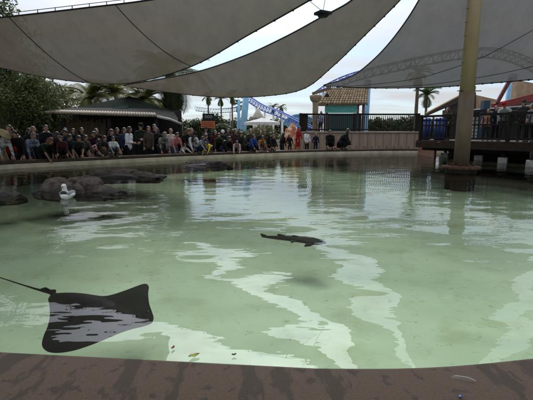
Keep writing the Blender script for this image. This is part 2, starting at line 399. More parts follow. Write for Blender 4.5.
outcrop('rock_outcrop', 'dark wet rock just breaking the water at the left edge', (on(3, 195), (.34, .28, .13)), [(on(-1, 194), (.16, .16, .08))], 71, 'rock islands in the pool')

# the white gull on the water
def gull():
    p = on(66.5, 198, 0); t = thing('gull', 'white gull floating upright in front of the brown boulders', 'bird', (p.x, p.y, 0))
    m = MB(); m.ball(V((0, .02, .045)) + p, (.095, .15, .075), 14); m.ball(V((0, -.03, .10)) + p, (.055, .06, .07), 10)
    m.cap(V((0, -.04, .12)) + p, V((0, -.05, .20)) + p, .046, .042); m.ball(V((0, -.06, .225)) + p, (.045, .052, .046), 10)
    m.ball(V((-.06, .05, .06)) + p, (.06, .14, .05)); m.ball(V((.06, .05, .06)) + p, (.06, .14, .05)); m.cap(V((0, .12, .06)) + p, V((0, .24, .09)) + p, .05, .02)
    m2 = MB(); m2.tube([V((0, -.10, .22)) + p, V((0, -.125, .213)) + p, V((0, -.15, .20)) + p], [.014, .011, .003], 8)
    REM.append((m.build('body', P('white_plumage', (.72, .72, .70), (.6, .6, .58), 20, .8), t), .012, []))
    m2.build('beak', P('yellow_beak', (.25, .15, .03), None, 20, .5), t)
    for s in (-1, 1):
        w_ = MB(); w_.ball(V((s * .072, .05, .085)) + p, (.036, .15, .052), 10); w_.build('wing', P('grey_plumage', (.30, .31, .33), (.2, .2, .22), 20, .8), t)
    b_ = MB(); b_.ball(V((0, -.085, .105)) + p, (.062, .022, .036), 10); b_.build('breast_patch', P('dark_breast', (.03, .03, .03), None, 20, .8), t)  # dark patch set between neck and body
REM = []
gull()

# ------------------------------------------------------------------ the rays in the pool
M_RAY = P('black_ray_skin', (.003, .003, .003), (.007, .0065, .006), 6, .6, .002, spec=.06)
def near_ray():
    zc = -.055
    outl = [(51, 291), (72, 292.5), (92, 295), (108, 293), (124, 287.5), (138, 281.5), (145, 279), (148.5, 282), (148, 290), (149, 300), (151.5, 308), (153.5, 315), (151, 320.5),
            (143, 323.5), (132, 326), (118, 330.5), (104, 336), (90, 341), (74, 345.5), (58, 347.5), (47, 346), (41.5, 340.5), (43, 332), (47.5, 322), (49.5, 312), (49, 302), (48, 296)]
    P2 = [np.array(on(a, b, zc)[:2]) for a, b in outl]
    loop = catmull(P2[-2:] + P2 + P2[:3], (len(P2) + 4) * 5 + 1)[10:-15]
    ax0, ax1 = np.array(on(50, 292, zc)[:2]), np.array(on(152, 317, zc)[:2])
    d = (ax1 - ax0) / np.linalg.norm(ax1 - ax0); nrm = np.array([-d[1], d[0]]); cen = np.mean(loop, axis=0)
    t = thing('bat_ray', 'large black bat ray gliding just under the surface by the near rim', 'ray', (cen[0], cen[1], 0))
    m = MB(); top, bot = [], []
    for s_ in (0.0, .2, .4, .6, .75, .87, .95, 1.0):
        rt, rb = [], []
        for p in loop:
            q = cen + (p - cen) * s_; across = abs((q - cen) @ nrm); al = (q - ax0) @ d
            body = .075 * math.exp(-(across / .16) ** 2) * max(0, math.sin(min(1, max(0, (al + .05) / 1.1)) * math.pi))
            edge = (1 - s_ ** 4) ** .6 * .018
            droop = -.015 * (across / .5) ** 2
            rt.append((q[0], q[1], zc + droop + edge + body * (1 - s_ ** 6) - .02)); rb.append((q[0], q[1], zc + droop - edge - body * .5 * (1 - s_ ** 6) - .021))
        top.append(rt); bot.append(rb)
    m.grid(top, closed=True); m.grid(bot[::-1], closed=True)
    m.build('body', M_RAY, t)
    pts = catmull([on(54, 292.5, zc - .01), on(40, 290, zc), on(20, 284, zc), on(0, 277.5, zc + .01), on(-25, 270, zc)], 24)
    MB().tube(pts, [.020 * (1 - i / 24) ** 6 + .0065 - .003 * i / 24 for i in range(24)], 8).build('tail', M_RAY, t)
    b0, b1 = on(50, 291.5, zc), on(41, 290, zc)
    MB().tube([b0 + V((0, 0, .01)), (b0 + b1) / 2 + V((0, 0, .018)), b1 + V((0, 0, .01))], [.008, .012, .003], 8).build('dorsal_fin', M_RAY, t)
    for a, b in ((148, 311), (147, 319)):
        MB().ball(on(a, b, zc) + V((0, 0, -.01)), .014, 8).build('eye', P('dark_eye', (.02, .018, .012), None, 30, .2), t)
near_ray()
def guitarfish():
    z0 = -.12
    sp = catmull([on(264, 236.6, z0), on(274, 237.4, z0), on(286, 238.2, z0), on(298, 239.2, z0), on(310, 240.4, z0), on(319, 241.6, z0), on(326, 242.6, z0)], 30)
    wid = [.020, .022, .026, .03, .034, .038, .042, .047, .052, .058, .064, .07, .078, .087, .098, .11, .122, .134, .145, .153, .155, .15, .14, .126, .11, .092, .074, .054, .034, .012]
    t = thing('guitarfish', 'black shovel-nosed guitarfish swimming under the water in mid pool', 'fish', (sp[15][0], sp[15][1], 0))
    m = MB(); rows = []
    for i, p in enumerate(sp):
        w_ = wid[i] * (.75 if i < 12 else .92); h = .016 + .024 * math.sin(math.pi * min(1, i / 29)) if i < 29 else .008
        row = []
        for k in range(12):
            a = 2 * math.pi * k / 12
            row.append((p[0], p[1] + w_ * math.cos(a), z0 + h * math.sin(a) * .8))
        rows.append(row)
    m.grid(rows, closed=True); m.add([sp[0]] + rows[0], [(0, k + 1, (k + 1) % 12 + 1) for k in range(12)]); m.add([sp[-1]] + rows[-1], [(0, (k + 1) % 12 + 1, k + 1) for k in range(12)])
    m.build('body', M_RAY, t)
    def fin(pts, th, name):
        m = MB(); pts = [V(p) for p in pts]; nrm = (pts[1] - pts[0]).cross(pts[2] - pts[0]).normalized() * th
        m.prism([p - nrm / 2 for p in pts], nrm); m.build(name, M_RAY, t)
    for i in (8, 14):
        p = V(sp[i]); fin([p + V((-.05, 0, .03)), p + V((.05, 0, .03)), p + V((-.02, 0, .05)), p + V((-.06, 0, .052))], .012, 'dorsal_fin')
    for s in (-1, 1):
        p = V(sp[19]); fin([p + V((-.05, s * .12, 0)), p + V((.07, s * .12, 0)), p + V((.0, s * .195, -.01)), p + V((-.08, s * .205, -.015))], .015, 'pectoral_fin')
        p = V(sp[13]); fin([p + V((-.04, s * .07, 0)), p + V((.04, s * .08, 0)), p + V((-.05, s * .14, -.01))], .012, 'pelvic_fin')
    p = V(sp[0]); fin([p + V((.03, 0, -.01)), p + V((.03, 0, .02)), p + V((-.045, .03, .035)), p + V((-.035, .02, .005)), p + V((-.02, .01, -.012))], .012, 'tail_fin')
guitarfish()

# ------------------------------------------------------------------ shade sails
SUN_AZ, SUN_EL = R(-4), R(50)                      # azimuth measured from +Y, positive towards +X
SUN = V((math.sin(SUN_AZ) * math.cos(SUN_EL), math.cos(SUN_AZ) * math.cos(SUN_EL), math.sin(SUN_EL)))
M_SAIL = sail_mat('taupe_shade_cloth', (.225, .192, .153), .14, .026)
M_SAILG = sail_mat('grey_shade_cloth', (.19, .177, .165), .16)
M_SEAM = P('dark_sail_seam', (.035, .03, .026), None, 10, .9)
M_CABLE = P('dark_edge_cable', (.012, .011, .010), None, 10, .7)
def sail(label, low, high, sag, m, seams_u=(), seams_v=(), nu=60, nv=22, ties=()):
    A = catmull([at(*p) for p in low], nu); B = catmull([at(*p) for p in high], nu)
    mid = (A[nu // 2] + B[nu // 2]) / 2
    def pt(i, v):
        p = A[i] * (1 - v) + B[i] * v; u = i / (nu - 1)
        p = p.copy(); p[2] -= sag * 4 * v * (1 - v) * (.35 + .65 * math.sin(math.pi * u)); return p
    grid = [[pt(i, j / (nv - 1)) for i in range(nu)] for j in range(nv)]
    t = thing('shade_sail', label, 'shade sail', tuple(mid), 'shade sails stretched over the pool')
    mb = MB(); mb.grid(grid); mb.build('cloth', m, t)
    for u in seams_u:
        i = int(u * (nu - 1)); MB().tube([V(pt(i, j / 30)) - V((0, 0, .012)) for j in range(31)], .012, 5).build('seam', M_SEAM, t)
    for v in seams_v:
        MB().tube([V(pt(i, v)) - V((0, 0, .012)) for i in range(nu)], .010, 5).build('seam', M_SEAM, t)
    for i in range(0, nu, 2 if nu > 30 else 3):
        p = V(pt(i, 0)); MB().box(p, (.05, .05, .06)).build('hem_clip', M_CABLE, t)
    for v, nm in ((0, 0), (1, 1)):
        MB().tube([V(pt(i, v)) for i in range(nu)], .022, 6).build('edge_cable', M_CABLE, t)
        if nm in ties:
            pts = []
            for i in range(nu):
                p = V(pt(i, v)); pts.append(p + V((0, .02, .10)))
            MB().tube(pts, .010, 5).build('edge_cable', M_CABLE, t)
            for i in range(0, nu, 2): MB().tube([V(pt(i, v)), V(pt(i, v)) + V((0, .02, .11))], .012, 5).build('cable_tie', M_CABLE, t)
    return t, pt
SAIL_A, ptA = sail('broad brown shade sail bellying down over the left side of the pool',
     [(-190, 12, 15), (-60, 48, 15.2), (20, 72, 15.5), (80, 82, 15.7), (130, 83, 15.5), (190, 67, 13.6), (250, 34, 11.3), (310, 0, 9.4), (357, -29, 8.7), (386, -50, 8.0)],
     [(-260, 40, 12.2), (-150, 33, 12.2), (-60, 24, 12.1), (20, 15.5, 11.9), (85, 8, 11.6), (150, 0, 11.0), (230, -15, 9.8), (310, -32, 8.6), (372, -45, 7.9)], .22, M_SAIL, (.37, .56), (), ties=(1,))
SAIL_B, ptB = sail('long narrow brown shade sail crossing the middle between two sky gaps',
     [(124, 85.6, 17.5), (158, 91, 17.3), (215, 97, 17), (265, 96, 16.5), (303, 89, 15.6), (332, 67, 14.3), (366, 34, 12.8), (402, -2, 11.6), (438, -43, 10.6)],
     [(124, 85, 17.5), (158, 79.5, 16.8), (200, 71, 15.9), (245, 55.5, 14.4), (285, 37, 12.8), (320, 18, 11.4), (352, 0, 10.3), (374, -27, 9.2), (396, -52, 8.0)], .12, M_SAIL, (), ())
SAIL_C, ptC = sail('wide grey shade sail on the right with a coaster silhouette showing through it',  # the track beyond the sail shows faintly through the weave
     [(324, 85.6, 17.5), (365, 88, 17), (430, 87.4, 15.8), (480, 84, 14.6), (533, 79.5, 13.6), (558, 77, 13.1)],
     [(324, 85, 17.5), (350, 77, 16.6), (372, 61, 15), (395, 36, 13.6), (419, 0, 12.3), (445, -55, 11.4), (508, -118, 10.6)], .10, M_SAILG, (), (.34, .12))
SAIL_E, ptE = sail('grey shade sail beyond the right edge, seen only as a dark reflection in the pool',
     [(584, 74, 13.0), (640, 62, 12.4), (720, 40, 11.6)], [(546, -110, 10.3), (640, -160, 9.4), (760, -190, 8.6)], .08, M_SAILG, nu=24)
SAIL_D, ptD = sail('brown shade sail above the left edge, seen only as a dark reflection in the pool',
     [(-520, 26, 12.2), (-300, 18, 12.3), (-120, 6, 12.3), (0, -4, 12.1), (90, -14, 11.6), (150, -30, 10.8)],
     [(-900, -260, 7.0), (-500, -300, 6.6), (-200, -320, 6.2), (-40, -300, 6.0), (60, -260, 6.0), (120, -220, 6.2)], .15, M_SAIL)
# black floodlight hanging on its wires
def hanging_lamp():
    c = at(323, 13.5, 9.3); t = thing('hanging_floodlight', 'small black floodlight hung on thin wires between two brown sails', 'floodlight', tuple(c))
    m = MB(); m.box(c, (.30, .26, .055), rz=.5); m.build('housing', M_BLACK, t)
    m = MB(); m.lathe(c + V((0, 0, -.075)), [(.10, .0), (.115, .02), (.115, .047)], 16); m.build('lens_hood', M_BLACK, t)
    for a, b in ((296, -10), (329, -25)):
        MB().tube([c + V((0, 0, .03)), at(a, b, 8.9)], .006, 5).build('wire', M_CABLE, t)
hanging_lamp()

# ------------------------------------------------------------------ sail pole standing in the pool
def sail_pole():
    c = on(460.5, 171.5, 0); t = thing('sail_pole', 'tall beige steel pole with grey-brown lower section standing in the pool', 'pole', (c.x, c.y, 0))
    sp = at(463, 92, c.y).z
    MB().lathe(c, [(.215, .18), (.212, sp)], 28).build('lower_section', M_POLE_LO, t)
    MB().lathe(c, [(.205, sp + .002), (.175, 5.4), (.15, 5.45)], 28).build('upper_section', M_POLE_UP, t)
    MB().lathe(c, [(.40, -.55), (.44, .05), (.44, .07)], 32).build('footing', M_ROCKW, t); MB().lathe(c, [(.46, .072), (.55, .085), (.56, .14), (.53, .17), (.30, .19)], 32).build('footing_cap', M_RUST, t)
    for k in range(9):
        a = k * .7; MB().lathe(c + V((.33 * math.cos(a), .33 * math.sin(a), .188)), [(.035, 0), (.035, .05), (.02, .07)], 8).build('bolt', M_RUST, t)
    MB().tube([c + V((-.33, -.1, sp + .02)), c + V((.36, -.1, sp + .02))], .014, 6).build('crossbar', M_BLACK, t)
    for k in range(6):
        z = sp + .45 + k * .36; MB().tube([c + V((-.26, -.06, z)), c + V((-.15, -.06, z))], .010, 5).build('step_peg', M_POLE_LO, t)
sail_pole()
def tall_post(px, py0, Y, r, m, label, top):
    c = at(px, py0, Y); 
    t = MB().lathe((c.x, c.y, GZ), [(r, 0), (r, top - GZ)], 16).build('sail_post', m); tag(t, label, 'post')

# ------------------------------------------------------------------ foliage
def leafmesh(cl, n, size, rng, flat=.55):
    """n leaf-sized faces spread through clumps (centre, radii)"""
    vol = np.array([r[0] * r[1] * r[2] for _, r in cl]); pick = rng.choice(len(cl), n, p=vol / vol.sum())
    C_ = np.array([c for c, _ in cl])[pick]; R_ = np.array([r for _, r in cl])[pick]
    d = rng.normal(size=(n, 3)); d /= np.linalg.norm(d, axis=1)[:, None]
    rad = rng.uniform(.25, 1.05, n) ** .5
    pos = C_ + d * R_ * rad[:, None]
    nr = d * .6 + rng.normal(size=(n, 3)) * .6 + np.array([0, 0, flat]); nr /= np.linalg.norm(nr, axis=1)[:, None]
    t = np.cross(nr, rng.normal(size=(n, 3))); t /= np.linalg.norm(t, axis=1)[:, None]; b = np.cross(nr, t)
    s = (size * rng.uniform(.6, 1.4, n))[:, None]
    v = np.stack([pos - t * s, pos - b * s * .42 + nr * s * .1, pos + t * s, pos + b * s * .42 + nr * s * .1], 1).reshape(-1, 3)
    f = np.arange(4 * n).reshape(-1, 4)
    return v, f
def raw_mesh(name, v, f, m, parent):
    off = np.array(ORG[parent.name]) if parent is not None else np.zeros(3)
    me = bpy.data.meshes.new(name); n = len(v); k = f.shape[1]
    me.vertices.add(n); me.vertices.foreach_set('co', (v - off).astype(np.float32).ravel())
    me.loops.add(f.size); me.loops.foreach_set('vertex_index', f.astype(np.int32).ravel())
    me.polygons.add(len(f)); me.polygons.foreach_set('loop_start', np.arange(0, f.size, k, dtype=np.int32))
    me.update(calc_edges=True); me.validate(); me.materials.append(m)
    o = bpy.data.objects.new(name, me); COL.objects.link(o); ORG[o.name] = V(off)
    if parent is not None: o.parent = parent
    return o
def clumps(c, r, n, rng, k=.45):
    out = []
    for _ in range(n):
        d = rng.normal(size=3); d /= np.linalg.norm(d); q = rng.uniform(.35, .85)
        out.append((np.array(c) + d * np.array(r) * q, np.array(r) * k * rng.uniform(.6, 1.2)))
    return out
GREENS = dict(dark=((.030, .050, .018), (.075, .095, .030)), mid=((.045, .070, .022), (.11, .125, .04)), yellow=((.08, .10, .025), (.20, .19, .055)), olive=((.06, .07, .03), (.15, .145, .06)))
def gmat(k): return P('foliage_' + k, *GREENS[k], scale=1.2, rough=.6, island=.55, lo=.2, hi=.8, spec=.25, translucent=.3)
def tree(label, c, h, r, n, size, kind, seed, ncl=14, name='leafy_tree', cat='tree', group='trees behind the pool', trunk_r=.16):
    rng = np.random.default_rng(seed); t = thing(name, label, cat, (c[0], c[1], GZ), group)
    cc = np.array([c[0], c[1], GZ + h - r[2]])
    cl = clumps(cc, r, ncl, rng)
    m = MB(); m.tube([(c[0], c[1], GZ - .1), (c[0] + .05, c[1], GZ + h * .3), (c[0] - .05, c[1] + .03, GZ + h * .6)], [trunk_r, trunk_r * .8, trunk_r * .5], 9)
    for q, _ in cl[:9]: m.tube([(c[0] + .05, c[1], GZ + h * .28), ((c[0] + q[0]) / 2, (c[1] + q[1]) / 2, (GZ + h * .4 + q[2]) / 2 + .2), tuple(q)], [trunk_r * .5, trunk_r * .35, .02], 6)
    m.build('trunk', M_BARK, t)
    v, f = leafmesh(cl, n, size, rng); raw_mesh('crown', v, f, gmat(kind), t)
def bush(label, c, r, n, size, kind, seed, name='bush', group='bushes behind the crowd', z=GZ):
    rng = np.random.default_rng(seed); t = thing(name, label, 'bush', (c[0], c[1], z), group)
    cl = clumps((c[0], c[1], z + r[2] * .9), r, 9, rng, .5)
    m = MB()
    for q, _ in cl[:7]: m.tube([(c[0], c[1], z), tuple((np.array([c[0], c[1], z]) + q) / 2 + np.array([0, 0, .1])), tuple(q)], [.04, .03, .01], 6)
    m.build('stem', M_BARK, t); v, f = leafmesh(cl, n, size, rng); raw_mesh('foliage', v, f, gmat(kind), t)
def palm(label, c, h, fl, nf, kind, seed, tr=.16, droop=1.0, leaflets=26, name='palm_tree', group='palm trees behind the pool', lean=(0, 0), z=GZ, skirt=0, lw=.035):
    rng = np.random.default_rng(seed); t = thing(name, label, 'palm', (c[0], c[1], z), group)
    top = V((c[0] + lean[0], c[1] + lean[1], z + h))
    m = MB(); pts = [(c[0] + lean[0] * q * q, c[1] + lean[1] * q * q, z + h * q) for q in np.linspace(0, 1, 14)]
    m.tube(pts, [tr * (1.25 - .45 * q) * (1 + .06 * (i % 2)) for i, q in enumerate(np.linspace(0, 1, 14))], 10); m.build('trunk', M_PALMBARK, t)
    vs, fs = [], []
    for k in range(nf):
        a = 2 * math.pi * (k * .618 + rng.uniform(-.04, .04)); el = R(rng.uniform(5, 75)) if k > skirt else R(rng.uniform(-75, -35)); L_ = fl * rng.uniform(.8, 1.1)
        hd = np.array([math.cos(a), math.sin(a), 0]); p = np.array(top); side = np.array([-math.sin(a), math.cos(a), 0])
        prev = p; N_ = leaflets
        for i in range(N_):
            q = i / (N_ - 1); e = el - droop * 1.5 * q ** 1.4
            d = hd * math.cos(e) + np.array([0, 0, math.sin(e)]); up = np.cross(side, d); p = p + d * L_ / N_
            o = len(vs); vs += [prev - up * .012, prev + up * .012, p + up * .012, p - up * .012]; fs.append((o, o + 1, o + 2, o + 3)); prev = p
            ll = fl * .26 * math.sin(math.pi * (.12 + .85 * q)) * rng.uniform(.8, 1.1)
            for s in (-1, 1):
                tip = p + side * s * ll * .85 + d * ll * .5 - np.array([0, 0, ll * .30 * droop])
                o = len(vs); vs += [p - d * lw, p + d * lw, tip + d * lw * .3, tip - d * lw * .3]; fs.append((o, o + 1, o + 2, o + 3))
    raw_mesh('crown', np.array(vs), np.array(fs), gmat(kind), t)

def gp(px, Y): return (at(px, 131, Y).x, Y)          # a spot on the ground at that distance
tree('tall leafy tree rising above the sail at the far left', gp(-2, 19), 7.6, (3.0, 2.2, 3.0), 9000, .11, 'dark', 1, 22, trunk_r=.22)
tree('dense dark green tree behind the crowd beside the wooden fence', gp(22, 17.6), 3.9, (1.7, 1.2, 1.5), 9000, .075, 'mid', 2, 18)
tree('loose yellowish tree growing over the wooden fence', gp(52, 19.6), 4.2, (1.25, 1.0, 1.1), 3200, .075, 'olive', 3, 12)
palm('pale yellow-green palm with arching fronds left of the green hut roof', gp(92, 24), 3.3, 2.0, 26, 'yellow', 21, .12)
palm('bushy yellow-green palm directly behind the hut roof peak', gp(118, 25), 3.7, 2.0, 28, 'yellow', 22, .12)
palm('yellow palm right of the hut roof, left of the big dark palm', gp(146, 23), 3.2, 1.8, 26, 'yellow', 23, .12)
palm('big dark palm with hanging dead fronds behind the hut', gp(173, 24), 4.8, 2.8, 50, 'dark', 24, .38, skirt=16, leaflets=30)
for px, Y, py, lab, sd in ((208, 70, 97, 'slim far palm left of the light blue column', 1), (221, 75, 99, 'slim far palm above the orange sign', 2), (232, 66, 96, 'tallest slim far palm left of the blue column', 3), (238, 80, 105, 'lowest slim far palm against the blue column', 4),
                       (273, 85, 107, 'far palm above the white canopy, left of a twin', 5), (281, 88, 107.5, 'far palm right of its twin above the blue coaster slope', 6)):
    top = at(px, py, Y); palm(lab, (top.x, Y), top.z - GZ, 1.7, 18, 'dark', 30 + sd, .13, leaflets=9, lw=.12, skirt=4)
top = at(427, 95.5, 44); palm('clear palm with full round crown right of the railing corner', (top.x, 44), top.z - GZ, 1.7, 26, 'dark', 41, .13, leaflets=14, lw=.06, skirt=3)
top = at(418.5, 74, 40); palm('palm trunk crossed by the sail edge at the corner of the railing', (top.x, 40), top.z - GZ, 1.6, 22, 'dark', 42, .16, leaflets=12, lw=.08, skirt=6)
tree('dense bushy tree filling the gap between the left edge and the fence', gp(8, 21), 4.6, (2.2, 1.3, 2.0), 8000, .085, 'mid', 4, 18)
tree('dark bushy tree standing behind the loose yellowish tree', gp(40, 23), 4.3, (2.2, 1.2, 1.6), 8000, .085, 'dark', 5, 18)
tree('feathery dark tree between the fence and the yellow palms', gp(68, 26), 4.3, (1.7, 1.2, 1.4), 3600, .09, 'dark', 6, 12)
bush('rounded olive bush under the orange sign', gp(190, 21), (1.1, .8, .85), 6000, .07, 'mid', 51)
bush('dark bush right of the orange sign', gp(226, 23), (1.3, .8, 1.0), 6500, .08, 'dark', 52)
bush('wide dry olive bush below the white canopy', gp(258, 24), (1.5, .9, .95), 8500, .065, 'olive', 53)
bush('yellow-green shrub beside the peach mural rock', gp(281, 24.5), (.9, .8, .7), 5000, .06, 'yellow', 54)
bush('low dark bush behind the brown hut posts', gp(206, 26), (1.4, .8, 1.5), 7000, .085, 'dark', 55)

# ------------------------------------------------------------------ wooden fence, hut
def fence():
    a, b = V((*gp(40, 18.3), GZ)), V((*gp(106, 20.2), GZ)); t = thing('wooden_fence', 'weathered tan plank fence behind the crowd left of the hut', 'fence', tuple(a))
    n = 26; d = (b - a); ang = math.atan2(d.y, d.x)
    for i in range(n):
        p = a + d * ((i + .5) / n); h = 2.0 + .1 * math.sin(i * 2.3)
        MB().box(p + V((0, 0, h / 2)), (d.length / n * .9, .03, h), rz=ang + .02 * math.sin(i)).build('plank', M_WOOD, t)
    for z in (.5, 1.6): MB().beam(a + V((0, .06, z)), b + V((0, .06, z)), .05, .09).build('rail', M_WOOD, t)
fence()
M_ROOFG = P('dark_green_shingle', (.012, .018, .015), (.02, .025, .021), 9, .95, .02, spec=.08)
M_TILE = P('pale_roof_tile', (.25, .205, .15), (.16, .13, .095), 5, .75, .01)
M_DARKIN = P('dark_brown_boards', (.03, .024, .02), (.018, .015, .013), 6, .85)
def hut():
    c = V((*gp(118, 19.6), GZ)); t = thing('snack_hut', 'dark hut with green pyramid roof and scalloped tile awning behind the crowd', 'hut', tuple(c))
    a, b, e = at(44, 113, 17.2), at(157, 116.6, 18.6), at(181, 124, 19.3)
    ra, rb, re = at(66, 107.5, 20.0), at(150, 108.5, 21.2), at(174, 112, 21.4)
    m = MB(); m.add([a, b, e, re, rb, ra], [(0, 1, 4, 5), (1, 2, 3, 4)])
    m.add([p - V((0, 0, .05)) for p in (a, b, e, re, rb, ra)], [(5, 4, 1, 0), (4, 3, 2, 1)]); m.build('awning', P('grey_awning_shingle', (.030, .029, .027), (.045, .042, .038), 7, .95, .02, spec=.08), t)
    m = MB(); n = 40
    for i in range(n):                                                       # the row of half-round eave tiles
        p = a + (b - a) * ((i + .5) / n); q = p + (ra + (rb - ra) * ((i + .5) / n) - p) * .22
        m.tube([p + V((0, -.04, .02)), q + V((0, 0, .05))], [.062, .055], 8)
    m.build('eave_tiles', M_TILE, t)
    MB().tube([b + V((0, -.03, .0)), b * .5 + e * .5 + V((.05, -.06, .04)), e], .06, 8).build('eave_trim', P('pale_grey_trim', (.35, .34, .32), None, 6, .6), t)
    ap = at(129, 96, 22.2); q = [at(72, 109, 20.6), at(168, 111, 21.4), at(176, 110, 24.5), at(84, 108, 24.5)]
    MB().add([ap] + q, [(0, 2, 1), (0, 3, 2), (0, 4, 3), (0, 1, 4), (1, 2, 3, 4)]).build('roof', M_ROOFG, t)
    s0, s1 = at(112.5, 105, 20.55), at(128.5, 113, 20.55)
    sg = MB().box((s0 + s1) / 2, (s1.x - s0.x, .04, s0.z - s1.z)).build('sign_board', P('green_sign_board', (.035, .07, .045), (.03, .055, .04), 5, .6), t)
    for k, (f0, f1) in enumerate(((.1, .9), (.18, .8))):
        x0 = s0.x + (s1.x - s0.x) * f0; x1 = s0.x + (s1.x - s0.x) * f1; z = s0.z - (s0.z - s1.z) * (.3 + .38 * k)
        MB().box(((x0 + x1) / 2, s0.y - .025, z), (x1 - x0, .01, .045)).build('lettering', P('pale_green_letter', (.10, .17, .12), None, 9, .6), sg)
    w0, w1 = V((*gp(74, 22), GZ)), V((*gp(182, 22.2), GZ))
    MB().beam(w0 + V((0, 0, 1.3)), w1 + V((0, 0, 1.3)), .12, 2.6).build('back_wall', M_DARKIN, t)
    MB().beam(w1 + V((0, 0, 1.0)), V((*gp(181, 19.4), GZ)) + V((0, 0, 1.0)), .12, 2.0).build('side_wall', M_DARKIN, t)
    MB().beam(V((*gp(86, 20.4), GZ + .5)), V((*gp(166, 20.8), GZ + .5)), .6, 1.0).build('counter', M_DARKIN, t)
    for px, Y in ((64, 17.6), (110, 18.2), (157, 18.75), (180, 19.4)):
        p = V((*gp(px, Y), GZ)); MB().box(p + V((0, 0, 1.02)), (.14, .14, 2.04)).build('post', M_BLACKW, t)
hut()
# orange notice on a black board
def notice():
    Y = 20.2; c = at(208, 131, Y); t = thing('notice_board', 'black and orange notice board on a post above the crowd', 'sign', (c.x, Y, GZ))
    p0, p1, p2 = at(202.5, 113.5, Y), at(214.5, 121, Y), at(215, 128.2, Y); o0 = at(201, 121, Y)
    MB().tube([(c.x + .1, Y + .06, GZ), (c.x + .1, Y + .06, p0.z)], .05, 8).build('post', M_BLACK, t)
    bb = MB().box(((p0.x + p1.x) / 2, Y, (p0.z + p1.z) / 2), (p1.x - p0.x, .05, p0.z - p1.z)).build('black_panel', M_BLACK, t)
    ob = MB().box(((o0.x + p2.x) / 2, Y, (o0.z + p2.z) / 2), (p2.x - o0.x, .05, o0.z - p2.z - .01)).build('orange_panel', P('orange_panel', (.46, .13, .035), (.38, .10, .03), 6, .6), t)
    pale = P('pale_green_mark', (.40, .5, .42), None, 9, .6); dk = P('dark_red_letter', (.14, .03, .012), None, 9, .6)
    for k in range(3):
        x = p0.x + (p1.x - p0.x) * (.28 + .22 * k); z = (p0.z + p1.z) / 2 + .02
        pts = [(x + .045 * math.cos(a), Y - .03, z + .06 * math.sin(a)) for a in np.linspace(0, 6.28, 15)]
        MB().tube(pts, .011, 5).build('emblem', pale, bb)
    for k in range(3):
        z = o0.z - (o0.z - p2.z) * (.25 + .25 * k); rr = random.Random(k); x = o0.x + .06
        m = MB()
        while x < p2.x - .1:
            w_ = rr.uniform(.03, .06); m.box((x + w_ / 2, Y - .028, z), (w_, .008, .045)); x += w_ + .018
        m.build('lettering', dk, ob)
notice()

# ------------------------------------------------------------------ coaster beyond the pool
def track(label, pts, gauge, r, n=40, supports=(), m=M_TRACK, spine=True, group='roller coaster tracks'):
    c = catmull(pts, n); t = thing('coaster_track', label, 'coaster track', tuple(c[0]), group)
    L_, Rr, S = [], [], []
    for i, p in enumerate(c):
        d = V(c[min(i + 1, n - 1)] - c[max(i - 1, 0)]).normalized(); u = d.cross(V((0, 0, 1))).normalized(); k = u.cross(d)
        L_.append(V(p) + u * gauge / 2); Rr.append(V(p) - u * gauge / 2); S.append(V(p) - k * gauge * .9)
    MB().tube(L_, r, 7).build('rail', m, t); MB().tube(Rr, r, 7).build('rail', m, t)
    if spine: MB().tube(S, r * 1.6, 8).build('spine', m, t)
    b = MB()
    for i in range(0, n, 1):
        b.beam(L_[i], Rr[i], r * .9, r * .9)
        if spine:
            b.tube([L_[i], S[i]], r * .55, 5); b.tube([Rr[i], S[i]], r * .55, 5)
            if i + 1 < n: b.tube([S[i], L_[i + 1]], r * .5, 5); b.tube([S[i], Rr[i + 1]], r * .5, 5); b.tube([L_[i], Rr[i + 1]], r * .4, 5)
    b.build('cross_ties', m, t)
    for k, mm in supports:
        MB().tube([S[k], (S[k].x, S[k].y, GZ)], r * 2.2, 8).build('support', mm, t)
    return t
track('blue lattice coaster track arching behind the right grey sail', [at(318, 92, 34), at(330, 84, 33), at(347, 76, 32), at(370, 69, 31), at(394, 63.5, 30), at(420, 57.5, 29), at(446, 52.5, 28.5), at(470, 49.5, 28), at(490, 49, 28), (*at(508, 52, 28),), at(526, 58.5, 28), at(546, 69, 28), at(570, 86, 28)], .62, .045, 36)
def cols(label, px0, px1, py, Y, r, name='coaster_column', m=M_SKYBLUE, base=GZ):
    a = at(px0, py, Y); b = V((at(px1, 131, Y).x, Y, base)); t = thing(name, label, 'column', tuple(b), 'light blue coaster columns')
    MB().tube([b, a], [r * 1.05, r], 20).build('shaft', m, t)
    MB().tube([b, b + V((0, 0, .5))], r * 1.35, 20).build('footing', M_CONC, t)
cols('thick light blue coaster column leaning behind the orange notice board', 247, 241.5, 88, 45, .35)
cols('thin light blue strut beside the thick leaning column', 239, 237.5, 100, 46, .15)
cols('slender light blue column between the kiosk roof and the palms', 367.5, 364, 80, 30, .26)
cols('left of two blue columns above the red fascia at the right edge', 511, 505, 74, 30, .2)
cols('right of two blue columns above the red fascia at the right edge', 513.5, 514, 74, 30, .24)
track('distant blue coaster slope descending right behind the bushes', [at(240, 91, 62), at(250, 97.5, 60), at(262, 105, 58), at(276, 110, 56), at(291, 117, 54), at(305, 124, 52), at(318, 130, 50)], 0.8, .06, 30, [(8, M_WHITE), (11, M_WHITE), (14, M_WHITE), (17, M_WHITE), (20, M_WHITE), (23, M_WHITE), (26, M_WHITE)])
track('far level coaster track behind the slim palms', [at(196, 107, 90), at(215, 109, 88), at(232, 108, 86), at(244, 105, 84)], 0.9, .045, 22, [(3, M_GREYBLUE), (8, M_GREYBLUE), (13, M_GREYBLUE), (18, M_GREYBLUE)], m=M_GREYBLUE)
